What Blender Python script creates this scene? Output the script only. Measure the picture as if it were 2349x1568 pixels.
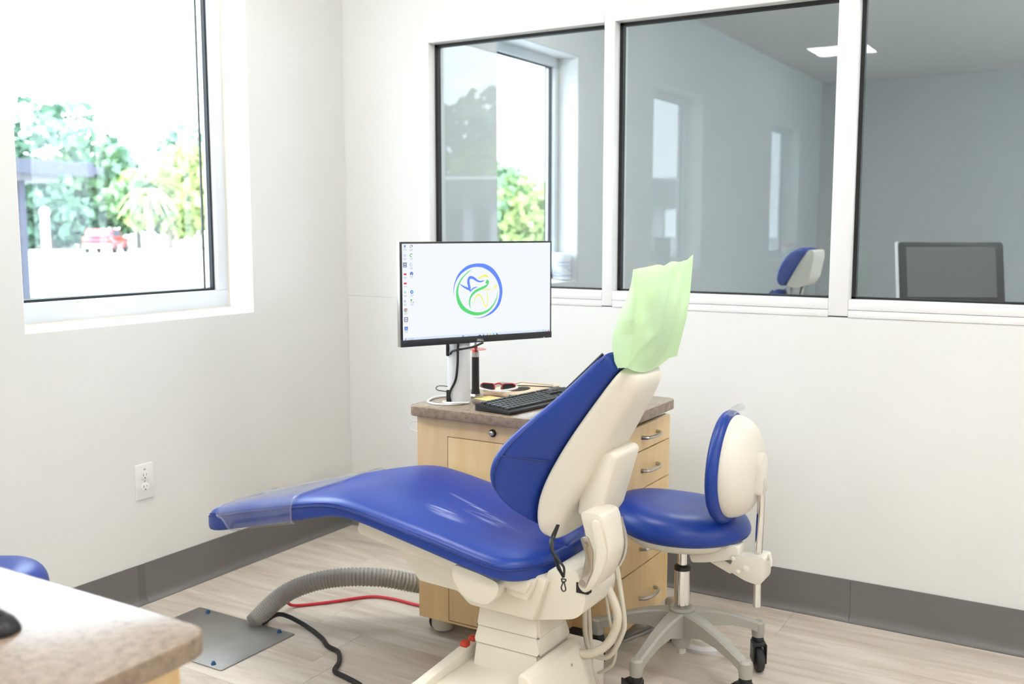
import bpy, bmesh, math, random
from mathutils import Vector, Matrix, noise

random.seed(11)
for o in list(bpy.data.objects):
    bpy.data.objects.remove(o, do_unlink=True)
scene = bpy.context.scene
COL = scene.collection
R = math.radians

# ------------------------------------------------------------------ camera
cam_data = bpy.data.cameras.new('camera')
cam = bpy.data.objects.new('camera', cam_data)
COL.objects.link(cam)
YAW, PITCH = 0.543455, 0.1141796
fw = Vector((-math.sin(YAW) * math.cos(PITCH), math.cos(YAW) * math.cos(PITCH), -math.sin(PITCH)))
rt = Vector((math.cos(YAW), math.sin(YAW), 0))
up = rt.cross(fw)
mw = Matrix((rt, up, -fw)).transposed().to_4x4()
mw.translation = Vector((3.00077, -3.50563, 1.38))
cam.matrix_world = mw
cam_data.sensor_width = 36.0
cam_data.sensor_fit = 'HORIZONTAL'
cam_data.lens = 2273.33 / 2349 * 36.0
cam_data.clip_start = 0.05
cam_data.clip_end = 400
cam_data.dof.use_dof = True
cam_data.dof.focus_distance = 2.85
cam_data.dof.aperture_fstop = 3.2
scene.camera = cam

# ------------------------------------------------------------------ world, sun, exposure
SKY = 11.0
LAMP = 28.5
LAMP_NEXT_ADDED = 33.0  # strength of the unseen panels added in the next room
world = bpy.data.worlds.new('sky')
scene.world = world
world.use_nodes = True
bg = world.node_tree.nodes['Background']
bg.inputs['Color'].default_value = (0.80, 0.91, 1.0, 1)
bg.inputs['Strength'].default_value = SKY
sun_d = bpy.data.lights.new('sun', 'SUN')
sun_d.energy = 6.0
sun_d.angle = R(1.0)
sun_d.color = (1.0, 0.95, 0.86)
sun = bpy.data.objects.new('sun', sun_d)
COL.objects.link(sun)
sun.location = (20, -8, 30)
sun.rotation_euler = Vector((-0.62, 0.25, -0.95)).to_track_quat('-Z', 'Y').to_euler()
scene.view_settings.view_transform = 'Standard'
scene.view_settings.look = 'None'
scene.view_settings.gamma = 1.0
scene.view_settings.use_curve_mapping = False
scene.view_settings.exposure = 0.0
scene.cycles.max_bounces = 6
scene.cycles.diffuse_bounces = 3
scene.cycles.glossy_bounces = 3
scene.cycles.use_adaptive_sampling = True
scene.cycles.adaptive_threshold = 0.1

# ------------------------------------------------------------------ materials
MATS = {}


def srgb(r, g, b):
    def f(c):
        c /= 255.0
        return c / 12.92 if c <= 0.04045 else ((c + 0.055) / 1.055) ** 2.4
    return (f(r), f(g), f(b), 1)


def mat(name, col, rough=0.5, metal=0.0, spec=0.5, noise_amt=0.0, noise_scale=8.0, bump=0.0, bump_scale=200.0, coat=0.0, emit=None, emit_s=0.0, sss=0.0):
    m = bpy.data.materials.new(name)
    m.use_nodes = True
    nt = m.node_tree
    b = nt.nodes['Principled BSDF']
    if len(col) == 3:
        col = (*col, 1)
    b.inputs['Base Color'].default_value = col
    b.inputs['Roughness'].default_value = rough
    b.inputs['Metallic'].default_value = metal
    b.inputs['Specular IOR Level'].default_value = spec
    b.inputs['Coat Weight'].default_value = coat
    tc = nt.nodes.new('ShaderNodeTexCoord')
    if noise_amt > 0:
        n = nt.nodes.new('ShaderNodeTexNoise')
        n.inputs['Scale'].default_value = noise_scale
        n.inputs['Detail'].default_value = 2
        nt.links.new(tc.outputs['Object'], n.inputs['Vector'])
        mx = nt.nodes.new('ShaderNodeMix')
        mx.data_type = 'RGBA'
        mx.inputs[6].default_value = tuple(c * (1 - noise_amt) for c in col[:3]) + (1,)
        mx.inputs[7].default_value = tuple(min(1, c * (1 + noise_amt)) for c in col[:3]) + (1,)
        nt.links.new(n.outputs['Fac'], mx.inputs[0])
        nt.links.new(mx.outputs[2], b.inputs['Base Color'])
    if bump > 0:
        n2 = nt.nodes.new('ShaderNodeTexNoise')
        n2.inputs['Scale'].default_value = bump_scale
        n2.inputs['Detail'].default_value = 3
        nt.links.new(tc.outputs['Object'], n2.inputs['Vector'])
        bp = nt.nodes.new('ShaderNodeBump')
        bp.inputs['Strength'].default_value = bump
        bp.inputs['Distance'].default_value = 0.002
        nt.links.new(n2.outputs['Fac'], bp.inputs['Height'])
        nt.links.new(bp.outputs['Normal'], b.inputs['Normal'])
    if emit:
        b.inputs['Emission Color'].default_value = (*emit[:3], 1)
        b.inputs['Emission Strength'].default_value = emit_s
    MATS[name] = m
    return m


def nodes(m):
    return m.node_tree, m.node_tree.nodes['Principled BSDF']


def ramp(nt, pts):
    r = nt.nodes.new('ShaderNodeValToRGB')
    cr = r.color_ramp
    while len(cr.elements) < len(pts):
        cr.elements.new(0.5)
    for e, (p, c) in zip(cr.elements, pts):
        e.position = p
        e.color = c if len(c) == 4 else (*c, 1)
    return r


def wood_mat(name, c1, c2, axis='z', scale=3.0, rough=0.35, rnd=False):
    m = mat(name, c1, rough)
    nt, b = nodes(m)
    tc = nt.nodes.new('ShaderNodeTexCoord')
    mp = nt.nodes.new('ShaderNodeMapping')
    s = {'x': (0.12, 1, 1), 'y': (1, 0.12, 1), 'z': (1, 1, 0.10)}[axis]
    mp.inputs['Scale'].default_value = tuple(v * scale for v in s)
    src = tc.outputs['Object']
    if rnd:
        oi = nt.nodes.new('ShaderNodeObjectInfo')
        va = nt.nodes.new('ShaderNodeVectorMath')
        va.operation = 'MULTIPLY_ADD'
        va.inputs[1].default_value = (37.0, 53.0, 71.0)
        nt.links.new(oi.outputs['Random'], va.inputs[0])
        nt.links.new(tc.outputs['Object'], va.inputs[2])
        src = va.outputs[0]
    nt.links.new(src, mp.inputs['Vector'])
    n1 = nt.nodes.new('ShaderNodeTexNoise')
    n1.inputs['Scale'].default_value = 9
    n1.inputs['Detail'].default_value = 6
    n1.inputs['Roughness'].default_value = 0.65
    n1.inputs['Distortion'].default_value = 0.6
    nt.links.new(mp.outputs[0], n1.inputs['Vector'])
    r = ramp(nt, [(0.33, c2), (0.62, c1)])
    nt.links.new(n1.outputs['Fac'], r.inputs['Fac'])
    last = r.outputs['Color']
    if rnd:
        mr = nt.nodes.new('ShaderNodeMapRange')
        mr.inputs[3].default_value = 0.93
        mr.inputs[4].default_value = 1.04
        nt.links.new(oi.outputs['Random'], mr.inputs[0])
        hsv = nt.nodes.new('ShaderNodeHueSaturation')
        nt.links.new(mr.outputs[0], hsv.inputs['Value'])
        nt.links.new(last, hsv.inputs['Color'])
        last = hsv.outputs['Color']
    nt.links.new(last, b.inputs['Base Color'])
    return m


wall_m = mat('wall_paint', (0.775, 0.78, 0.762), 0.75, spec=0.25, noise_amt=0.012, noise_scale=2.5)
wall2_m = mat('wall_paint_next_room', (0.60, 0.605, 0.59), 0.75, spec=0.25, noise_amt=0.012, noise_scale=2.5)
reveal_m = mat('reveal_paint', (0.87, 0.87, 0.86), 0.6, spec=0.3, noise_amt=0.01)
ceil_m = mat('ceiling_tile', (0.80, 0.80, 0.78), 0.9, spec=0.1, noise_amt=0.05, noise_scale=70)
tbar_m = mat('ceiling_grid', (0.72, 0.72, 0.70), 0.6, noise_amt=0.02)
alu_m = mat('white_aluminium', (0.84, 0.84, 0.84), 0.35, spec=0.5, noise_amt=0.015, noise_scale=4)
alu2_m = mat('satin_window_aluminium', (0.66, 0.68, 0.70), 0.4, spec=0.5, noise_amt=0.02, noise_scale=4)
gasket_m = mat('black_gasket', (0.008, 0.010, 0.011), 0.5, noise_amt=0.1)
base_m = mat('grey_rubber_base', (0.165, 0.157, 0.152), 0.38, noise_amt=0.03, noise_scale=30)
base2_m = mat('grey_rubber_seam', (0.135, 0.128, 0.124), 0.4, noise_amt=0.03, noise_scale=30)
floor_m = wood_mat('pale_oak_vinyl', (0.73, 0.665, 0.585), (0.53, 0.452, 0.372), 'x', 1.7, 0.42, rnd=True)
sub_m = mat('floor_slab', (0.34, 0.29, 0.24), 0.8, noise_amt=0.1)
maple_m = wood_mat('maple_veneer', (0.86, 0.625, 0.335), (0.79, 0.54, 0.255), 'z', 2.5, 0.32)
board_m = wood_mat('pale_maple_board', (0.80, 0.62, 0.42), (0.72, 0.53, 0.34), 'x', 2.5, 0.4)
edge_m = mat('dark_seam', (0.10, 0.06, 0.03), 0.6, noise_amt=0.1)
cream_m = mat('cream_plastic', (0.76, 0.71, 0.60), 0.38, spec=0.45, noise_amt=0.012, noise_scale=3)
cream2_m = mat('white_stool_plastic', (0.78, 0.74, 0.65), 0.34, spec=0.45, noise_amt=0.01, noise_scale=3)
chrome_m = mat('chrome', (0.75, 0.75, 0.74), 0.08, 1.0, noise_amt=0.02)
nickel_m = mat('brushed_nickel', (0.52, 0.50, 0.47), 0.28, 1.0, noise_amt=0.04, noise_scale=40)
steel_m = mat('brushed_steel_plate', (0.33, 0.32, 0.30), 0.45, 0.75, noise_amt=0.12, noise_scale=14)
greyleg_m = mat('grey_cast_base', (0.40, 0.385, 0.345), 0.45, 0.1, noise_amt=0.03, noise_scale=6)
black_m = mat('black_plastic', (0.012, 0.012, 0.013), 0.35, noise_amt=0.1)
rubber_m = mat('black_rubber', (0.02, 0.02, 0.021), 0.6, noise_amt=0.1)
key_m = mat('black_keycap', (0.018, 0.019, 0.022), 0.42, noise_amt=0.1)
white_m = mat('white_plastic', (0.86, 0.86, 0.86), 0.35, noise_amt=0.01)
post_m = mat('white_powder_coat', (0.80, 0.80, 0.79), 0.4, noise_amt=0.01)
hose_m = mat('grey_corrugated_hose', (0.36, 0.345, 0.31), 0.5, noise_amt=0.05)
beige_m = mat('beige_tubing', (0.66, 0.61, 0.50), 0.35, noise_amt=0.02)
red_m = mat('red_cable', (0.70, 0.035, 0.05), 0.4, noise_amt=0.05)
redbtn_m = mat('red_button', (0.55, 0.05, 0.025), 0.4, noise_amt=0.05)
screw_m = mat('blue_screw', (0.03, 0.12, 0.32), 0.3, 0.4, noise_amt=0.05)
note_m = mat('yellow_note_paper', (0.88, 0.78, 0.34), 0.8, spec=0.1, noise_amt=0.02)
frame_red_m = mat('red_glasses_frame', (0.45, 0.012, 0.02), 0.25, noise_amt=0.05)
lens_m = mat('dark_lens', (0.02, 0.025, 0.035), 0.08, spec=0.6, noise_amt=0.05)
tub_m = mat('white_tub', (0.80, 0.81, 0.82), 0.4, noise_amt=0.01)
ink_m = mat('purple_print', (0.30, 0.30, 0.55), 0.6, noise_amt=0.05)
redlid_m = mat('red_lid', (0.55, 0.06, 0.06), 0.45, noise_amt=0.05)
slot_m = mat('dark_slot', (0.015, 0.014, 0.013), 0.8, noise_amt=0.1)


def vinyl(name, scuff=False):
    m = mat(name, (0.0085, 0.042, 0.285), 0.36, spec=0.45)
    nt, b = nodes(m)
    tc = nt.nodes.new('ShaderNodeTexCoord')
    n = nt.nodes.new('ShaderNodeTexNoise')
    n.inputs['Scale'].default_value = 5
    nt.links.new(tc.outputs['Object'], n.inputs['Vector'])
    r = ramp(nt, [(0.3, (0.0075, 0.039, 0.27)), (0.7, (0.0095, 0.046, 0.31))])
    nt.links.new(n.outputs['Fac'], r.inputs['Fac'])
    out = r.outputs['Color']
    if scuff:
        # chalky rub marks left on the seat
        mp = nt.nodes.new('ShaderNodeMapping')
        mp.inputs['Rotation'].default_value = (0, 0, R(14))
        mp.inputs['Scale'].default_value = (6, 60, 8)
        nt.links.new(tc.outputs['Object'], mp.inputs['Vector'])
        n2 = nt.nodes.new('ShaderNodeTexNoise')
        n2.inputs['Scale'].default_value = 1.6
        n2.inputs['Detail'].default_value = 5
        nt.links.new(mp.outputs[0], n2.inputs['Vector'])
        tot = None
        for (cx, cy, rx, ry, ang) in ((-0.295, -0.095, 0.095, 0.042, -16), (-0.20, -0.035, 0.085, 0.024, -6), (-0.24, 0.01, 0.18, 0.010, -16)):
            mp2 = nt.nodes.new('ShaderNodeMapping')
            mp2.vector_type = 'TEXTURE'
            mp2.inputs['Location'].default_value = (cx, cy, 0.565)
            mp2.inputs['Rotation'].default_value = (0, 0, R(ang))
            mp2.inputs['Scale'].default_value = (rx, ry, 0.12)
            nt.links.new(tc.outputs['Object'], mp2.inputs['Vector'])
            ln = nt.nodes.new('ShaderNodeVectorMath')
            ln.operation = 'LENGTH'
            nt.links.new(mp2.outputs[0], ln.inputs[0])
            mr = nt.nodes.new('ShaderNodeMapRange')
            mr.inputs[1].default_value = 0.2
            mr.inputs[2].default_value = 1.0
            mr.inputs[3].default_value = 1.0
            mr.inputs[4].default_value = 0.0
            nt.links.new(ln.outputs['Value'], mr.inputs[0])
            if tot is None:
                tot = mr.outputs[0]
            else:
                ad = nt.nodes.new('ShaderNodeMath')
                ad.operation = 'MAXIMUM'
                nt.links.new(tot, ad.inputs[0])
                nt.links.new(mr.outputs[0], ad.inputs[1])
                tot = ad.outputs[0]
        r2 = ramp(nt, [(0.44, (0, 0, 0)), (0.66, (1, 1, 1))])
        nt.links.new(n2.outputs['Fac'], r2.inputs['Fac'])
        mu = nt.nodes.new('ShaderNodeMath')
        mu.operation = 'MULTIPLY'
        nt.links.new(tot, mu.inputs[0])
        nt.links.new(r2.outputs['Color'], mu.inputs[1])
        mu2 = nt.nodes.new('ShaderNodeMath')
        mu2.operation = 'MULTIPLY'
        mu2.inputs[1].default_value = 0.6
        nt.links.new(mu.outputs[0], mu2.inputs[0])
        mx = nt.nodes.new('ShaderNodeMix')
        mx.data_type = 'RGBA'
        mx.inputs[7].default_value = (0.55, 0.62, 0.80, 1)
        nt.links.new(mu2.outputs[0], mx.inputs[0])
        nt.links.new(out, mx.inputs[6])
        out = mx.outputs[2]
    nt.links.new(out, b.inputs['Base Color'])
    return m


blue_m = vinyl('royal_blue_vinyl')
blue_seat_m = vinyl('royal_blue_seat_vinyl', True)
stitch_m = mat('blue_stitching', (0.006, 0.022, 0.16), 0.6, noise_amt=0.1)


def counter_mat():
    m = mat('speckled_brown_solid_surface', (0.3, 0.22, 0.15), 0.22, spec=0.5)
    nt, b = nodes(m)
    tc = nt.nodes.new('ShaderNodeTexCoord')
    n = nt.nodes.new('ShaderNodeTexNoise')
    n.inputs['Scale'].default_value = 60
    n.inputs['Detail'].default_value = 8
    nt.links.new(tc.outputs['Object'], n.inputs['Vector'])
    r = ramp(nt, [(0.3, (0.205, 0.145, 0.097)), (0.6, (0.30, 0.222, 0.158))])
    nt.links.new(n.outputs['Fac'], r.inputs['Fac'])
    v = nt.nodes.new('ShaderNodeTexVoronoi')
    v.inputs['Scale'].default_value = 240
    nt.links.new(tc.outputs['Object'], v.inputs['Vector'])
    r2 = ramp(nt, [(0.10, (1, 1, 1)), (0.19, (0, 0, 0))])
    nt.links.new(v.outputs['Distance'], r2.inputs['Fac'])
    mx = nt.nodes.new('ShaderNodeMix')
    mx.data_type = 'RGBA'
    nt.links.new(r2.outputs['Color'], mx.inputs[0])
    nt.links.new(r.outputs['Color'], mx.inputs[6])
    mx.inputs[7].default_value = (0.55, 0.46, 0.37, 1)
    nt.links.new(mx.outputs[2], b.inputs['Base Color'])
    return m


counter_m = counter_mat()


def glass_mat(name, tint, ior=1.5, haze=0.0):
    m = bpy.data.materials.new(name)
    m.use_nodes = True
    nt = m.node_tree
    nt.nodes.clear()
    out = nt.nodes.new('ShaderNodeOutputMaterial')
    tr = nt.nodes.new('ShaderNodeBsdfTransparent')
    tr.inputs['Color'].default_value = (*tint, 1)
    gl = nt.nodes.new('ShaderNodeBsdfGlossy')
    gl.inputs['Roughness'].default_value = 0.0
    fr = nt.nodes.new('ShaderNodeFresnel')
    geo = nt.nodes.new('ShaderNodeNewGeometry')      # same reflectance from either side of the thin pane
    mi = nt.nodes.new('ShaderNodeMix')
    mi.inputs[2].default_value = ior
    mi.inputs[3].default_value = 1.0 / ior
    nt.links.new(geo.outputs['Backfacing'], mi.inputs[0])
    nt.links.new(mi.outputs[0], fr.inputs['IOR'])
    mx = nt.nodes.new('ShaderNodeMixShader')
    nt.links.new(fr.outputs[0], mx.inputs[0])
    nt.links.new(tr.outputs[0], mx.inputs[1])
    nt.links.new(gl.outputs[0], mx.inputs[2])
    last = mx.outputs[0]
    if haze > 0:
        df = nt.nodes.new('ShaderNodeBsdfDiffuse')
        df.inputs['Color'].default_value = (0.75, 0.78, 0.82, 1)
        n = nt.nodes.new('ShaderNodeTexNoise')
        n.inputs['Scale'].default_value = 9
        tc = nt.nodes.new('ShaderNodeTexCoord')
        nt.links.new(tc.outputs['Object'], n.inputs['Vector'])
        mu = nt.nodes.new('ShaderNodeMath')
        mu.operation = 'MULTIPLY'
        mu.inputs[1].default_value = haze * 2
        nt.links.new(n.outputs['Fac'], mu.inputs[0])
        m2 = nt.nodes.new('ShaderNodeMixShader')
        nt.links.new(mu.outputs[0], m2.inputs[0])
        nt.links.new(last, m2.inputs[1])
        nt.links.new(df.outputs[0], m2.inputs[2])
        last = m2.outputs[0]
    nt.links.new(last, out.inputs['Surface'])
    return m


glass_m = glass_mat('window_glass', (0.97, 0.985, 0.99), 1.45)
glass2_m = glass_mat('partition_glass', (0.83, 0.86, 0.865), 1.5)
film_m = glass_mat('clear_vinyl_sleeve', (0.93, 0.94, 0.96), 1.5, 0.075)
redfilm_m = glass_mat('translucent_red_shield', (0.95, 0.22, 0.16), 1.45, 0.12)


def bag_mat():
    m = mat('pale_green_plastic_film', (0.72, 0.93, 0.60), 0.35, spec=0.4, noise_amt=0.03, noise_scale=7, bump=0.25, bump_scale=14)
    nt, b = nodes(m)
    tl = nt.nodes.new('ShaderNodeBsdfTranslucent')
    tl.inputs['Color'].default_value = (0.76, 0.95, 0.62, 1)
    mx = nt.nodes.new('ShaderNodeMixShader')
    mx.inputs[0].default_value = 0.35
    out = nt.nodes['Material Output']
    nt.links.new(b.outputs[0], mx.inputs[1])
    nt.links.new(tl.outputs[0], mx.inputs[2])
    nt.links.new(mx.outputs[0], out.inputs['Surface'])
    return m


bag_m = bag_mat()


def emis(name, c, s):
    m = bpy.data.materials.new(name)
    m.use_nodes = True
    nt = m.node_tree
    nt.nodes.clear()
    out = nt.nodes.new('ShaderNodeOutputMaterial')
    e = nt.nodes.new('ShaderNodeEmission')
    e.inputs['Color'].default_value = (*c[:3], 1)
    e.inputs['Strength'].default_value = s
    nt.links.new(e.outputs[0], out.inputs['Surface'])
    if s < 2:
        m.cycles.emission_sampling = 'NONE'      # screen pixels: too weak to be worth sampling as lamps
    MATS[name] = m
    return m


# ------------------------------------------------------------------ mesh helpers
ORG = {}


def worg(o):
    return ORG.get(o.name, Vector((0, 0, 0))) if o else Vector((0, 0, 0))


def thing(name, loc, label, cat, group=None):
    o = bpy.data.objects.new(name, None)
    o.empty_display_size = 0.05
    COL.objects.link(o)
    o.location = loc
    ORG[o.name] = Vector(loc)
    tag(o, label, cat, group)
    return o


def tag(o, label=None, cat=None, group=None, kind=None):
    if label:
        o['label'] = label
    if cat:
        o['category'] = cat
    if group:
        o['group'] = group
    if kind:
        o['kind'] = kind
    return o


def struct_empty(name, loc=(0, 0, 0)):
    o = bpy.data.objects.new(name, None)
    o.empty_display_size = 0.05
    COL.objects.link(o)
    o.location = loc
    ORG[o.name] = Vector(loc)
    o['kind'] = 'structure'
    return o


def mk(name, bm, m, parent=None, smooth=True, org=None, angle=38):
    """bm holds world coordinates."""
    if parent is not None:
        base = worg(parent)
    else:
        base = Vector(org) if org is not None else Vector((0, 0, 0))
    if base.length > 0:
        bmesh.ops.translate(bm, verts=bm.verts, vec=-base)
    bmesh.ops.recalc_face_normals(bm, faces=bm.faces)
    me = bpy.data.meshes.new(name)
    bm.to_mesh(me)
    bm.free()
    if smooth:
        for p in me.polygons:
            p.use_smooth = True
        me.set_sharp_from_angle(angle=R(angle))
    me.materials.append(m)
    o = bpy.data.objects.new(name, me)
    COL.objects.link(o)
    if parent is not None:
        o.parent = parent
        ORG[o.name] = base
    else:
        o.location = base
        ORG[o.name] = base
    return o


def sub(o, lv=1):
    s = o.modifiers.new('subdivision', 'SUBSURF')
    s.levels = lv
    s.render_levels = lv
    return o


def merge(*bms):
    out = bmesh.new()
    for b in bms:
        me = bpy.data.meshes.new('tmp')
        b.to_mesh(me)
        b.free()
        out.from_mesh(me)
        bpy.data.meshes.remove(me)
    return out


def bevel(bm, off, seg=2):
    if off > 0:
        bmesh.ops.bevel(bm, geom=list(bm.edges), offset=off, segments=seg, profile=0.5, affect='EDGES', clamp_overlap=True)
    return bm


def box(lo, hi, bev=0.0, seg=2):
    bm = bmesh.new()
    bmesh.ops.create_cube(bm, size=1)
    s = [hi[i] - lo[i] for i in range(3)]
    c = [(hi[i] + lo[i]) / 2 for i in range(3)]
    for v in bm.verts:
        v.co = Vector([v.co[i] * s[i] + c[i] for i in range(3)])
    return bevel(bm, bev, seg)


def prism(pts, axis, a, b, bev=0.0, seg=2):
    """polygon pts in the two other axes (in xyz order), extruded a..b along axis"""
    bm = bmesh.new()

    def P(p, t):
        q = list(p)
        q.insert(axis, t)
        return q
    va = [bm.verts.new(P(p, a)) for p in pts]
    vb = [bm.verts.new(P(p, b)) for p in pts]
    n = len(pts)
    bm.faces.new(va)
    bm.faces.new(vb[::-1])
    for i in range(n):
        bm.faces.new((va[i], va[(i + 1) % n], vb[(i + 1) % n], vb[i]))
    bmesh.ops.recalc_face_normals(bm, faces=bm.faces)
    return bevel(bm, bev, seg)


def round_poly(pts, r, seg=5):
    """round the corners of a 2d polygon; r may be a list"""
    out = []
    n = len(pts)
    for i in range(n):
        p0, p1, p2 = Vector(pts[i - 1]), Vector(pts[i]), Vector(pts[(i + 1) % n])
        rr = r[i] if isinstance(r, (list, tuple)) else r
        a, b = (p0 - p1), (p2 - p1)
        rr = min(rr, a.length * 0.49, b.length * 0.49)
        if rr <= 1e-5:
            out.append(tuple(p1))
            continue
        A, B = p1 + a.normalized() * rr, p1 + b.normalized() * rr
        for k in range(seg + 1):
            t = k / seg
            out.append(tuple(A * (1 - t) ** 2 + p1 * 2 * t * (1 - t) + B * t * t))
    return out


def loft(rings, cap=True, closed=True):
    bm = bmesh.new()
    vs = [[bm.verts.new(p) for p in r] for r in rings]
    n = len(rings[0])
    for i in range(len(vs) - 1):
        for j in range(n if closed else n - 1):
            k = (j + 1) % n
            bm.faces.new((vs[i][j], vs[i][k], vs[i + 1][k], vs[i + 1][j]))
    if cap and closed:
        bm.faces.new(vs[0][::-1])
        bm.faces.new(vs[-1])
    return bm


def catmull(pts, sd=6):
    P = [Vector(p) for p in pts]
    if len(P) < 3 or sd <= 1:
        return P
    out = []
    for i in range(len(P) - 1):
        p0 = P[i - 1] if i > 0 else P[0] * 2 - P[1]
        p1, p2 = P[i], P[i + 1]
        p3 = P[i + 2] if i + 2 < len(P) else P[-1] * 2 - P[-2]
        for k in range(sd):
            t = k / sd
            out.append(0.5 * ((2 * p1) + (-p0 + p2) * t + (2 * p0 - 5 * p1 + 4 * p2 - p3) * t * t + (-p0 + 3 * p1 - 3 * p2 + p3) * t ** 3))
    out.append(P[-1])
    return out


def tube(pts, r, n=8, sd=6, rfun=None, flat=None):
    P = catmull(pts, sd)
    t0 = (P[1] - P[0]).normalized()
    ref = Vector((0, 0, 1)) if abs(t0.z) < 0.9 else Vector((1, 0, 0))
    nrm = t0.cross(ref).normalized()
    rings = []
    for i, p in enumerate(P):
        t = (P[min(i + 1, len(P) - 1)] - P[max(i - 1, 0)]).normalized()
        nrm = (nrm - t * nrm.dot(t)).normalized()
        b = t.cross(nrm)
        rr = rfun(i, len(P)) if rfun else r
        fl = flat or 1.0
        rings.append([p + (nrm * math.cos(2 * math.pi * k / n) + b * math.sin(2 * math.pi * k / n) * fl) * rr for k in range(n)])
    return loft(rings)


def lathe(prof, c, n=24, axis=(0, 0, 1)):
    """prof: (radius, height) along axis starting at c"""
    ax = Vector(axis).normalized()
    ref = Vector((1, 0, 0)) if abs(ax.x) < 0.9 else Vector((0, 1, 0))
    u = ax.cross(ref).normalized()
    v = ax.cross(u)
    c = Vector(c)
    rings = [[c + ax * h + (u * math.cos(2 * math.pi * k / n) + v * math.sin(2 * math.pi * k / n)) * max(r, 1e-4) for k in range(n)] for r, h in prof]
    return loft(rings)


def xf(bm, M):
    bmesh.ops.transform(bm, matrix=M, verts=bm.verts)
    return bm


def copy_tree(o, parent=None):
    c = o.copy()
    COL.objects.link(c)
    if parent is not None:
        c.parent = parent
    for ch in list(o.children):
        copy_tree(ch, c)
    return c


# ------------------------------------------------------------------ ROOM SHELL
XR, YF, YN, HC = 6.3, -8.4, 8.4, 3.05     # right wall, wall behind camera, next room's end wall, ceiling
WINS = [(-1.59, -0.584), (-4.45, -3.40), (-7.45, -6.40), (1.29, 2.28)]
WZ0, WZ1 = 1.038, 2.47
TH = 0.22


def wall_left():
    parts = [box((-TH, YF - 0.2, -0.1), (0, YN + 0.2, WZ0)), box((-TH, YF - 0.2, WZ1), (0, YN + 0.2, HC + 0.3))]
    ys = sorted(WINS)
    cur = YF - 0.2
    for a, b in ys:
        parts.append(box((-TH, cur, WZ0), (0, a, WZ1)))
        cur = b
    parts.append(box((-TH, cur, WZ0), (0, YN + 0.2, WZ1)))
    o = mk('wall_left', merge(*parts), wall_m, smooth=False)
    tag(o, kind='structure')


wall_left()
GX0, GX1, GZ0, GZ1 = 0.414, 4.95, 1.075, 2.213
o = mk('wall_back', merge(
    box((0, 0, -0.1), (XR, 0.12, GZ0), 0.003), box((0, 0, GZ1), (XR, 0.12, HC + 0.1)),
    box((0, 0, GZ0), (GX0, 0.12, GZ1)), box((GX1, 0, GZ0), (XR, 0.12, GZ1))), wall_m, smooth=False)
tag(o, kind='structure')
tag(mk('wall_right', box((XR, YF - 0.2, -0.1), (XR + 0.15, 0.12, HC + 0.3)), wall_m, smooth=False), kind='structure')
tag(mk('wall_front', box((0, YF - 0.15, -0.1), (XR, YF, HC + 0.3)), wall_m, smooth=False), kind='structure')
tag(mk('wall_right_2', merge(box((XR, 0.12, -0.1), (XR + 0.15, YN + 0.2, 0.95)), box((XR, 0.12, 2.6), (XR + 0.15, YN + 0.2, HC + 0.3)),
    box((XR, 0.12, 0.95), (XR + 0.15, 2.4, 2.6)), box((XR, 7.2, 0.95), (XR + 0.15, YN + 0.2, 2.6))), wall2_m, smooth=False), kind='structure')  # opening made for the added daylight window
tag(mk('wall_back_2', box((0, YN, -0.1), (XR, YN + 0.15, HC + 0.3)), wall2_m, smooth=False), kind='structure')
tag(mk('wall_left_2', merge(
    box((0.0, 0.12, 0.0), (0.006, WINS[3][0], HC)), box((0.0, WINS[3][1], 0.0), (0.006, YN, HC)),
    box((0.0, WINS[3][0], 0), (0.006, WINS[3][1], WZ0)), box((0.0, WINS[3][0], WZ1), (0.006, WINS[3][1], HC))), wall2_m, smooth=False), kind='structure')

# floor: slab with separate planks running along x
floor = mk('floor', box((-0.05, YF, -0.12), (XR, YN, -0.006)), sub_m, smooth=False)
tag(floor, kind='structure')
PW, PL = 0.242, 1.22


def plank_bm(l, w):
    bm = box((0.0004, 0.0004, -0.006), (l - 0.0004, w - 0.0004, 0.0))
    top = [e for e in bm.edges if all(v.co.z > -0.001 for v in e.verts)]
    bmesh.ops.bevel(bm, geom=top, offset=0.0009, segments=1, affect='EDGES')
    return bm


def plank_mesh(l):
    bm = plank_bm(l, PW)
    me = bpy.data.meshes.new('plank')
    bm.to_mesh(me)
    bm.free()
    me.materials.append(floor_m)
    return me


full = plank_mesh(PL)
rest = []
row0 = -0.99
k = -40
rows = []
while row0 + k * PW < 0.0:
    y = row0 + k * PW
    k += 1
    if y < YF - 0.01:
        continue
    rows.append(y)
for ri, y in enumerate(rows):
    off = 0.88 if abs(y + 0.99 + PW) < 0.02 else ((ri * 0.47) % PL)
    x = off - PL * 2
    while x < XR:
        x0, x1 = max(x, 0.0), min(x + PL, XR)
        yy1 = min(y + PW, 0.0)
        if x1 - x0 > 0.03:
            if y > -2.0 and x0 < 3.4:
                me = full if (x1 - x0 > PL - 0.001 and yy1 - y > PW - 0.001) else None
                if me is None:
                    bm = plank_bm(x1 - x0, yy1 - y)
                    me = bpy.data.meshes.new('plank')
                    bm.to_mesh(me)
                    bm.free()
                    me.materials.append(floor_m)
                p = bpy.data.objects.new('plank', me)
                COL.objects.link(p)
                p.parent = floor
                p.location = (x0, y, 0)
            else:
                bm = plank_bm(x1 - x0, yy1 - y)
                bmesh.ops.translate(bm, verts=bm.verts, vec=(x0, y, 0))
                rest.append(bm)
        x += PL
tag(mk('plank_field', merge(*rest), floor_m, floor, smooth=False), kind='stuff')

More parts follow.
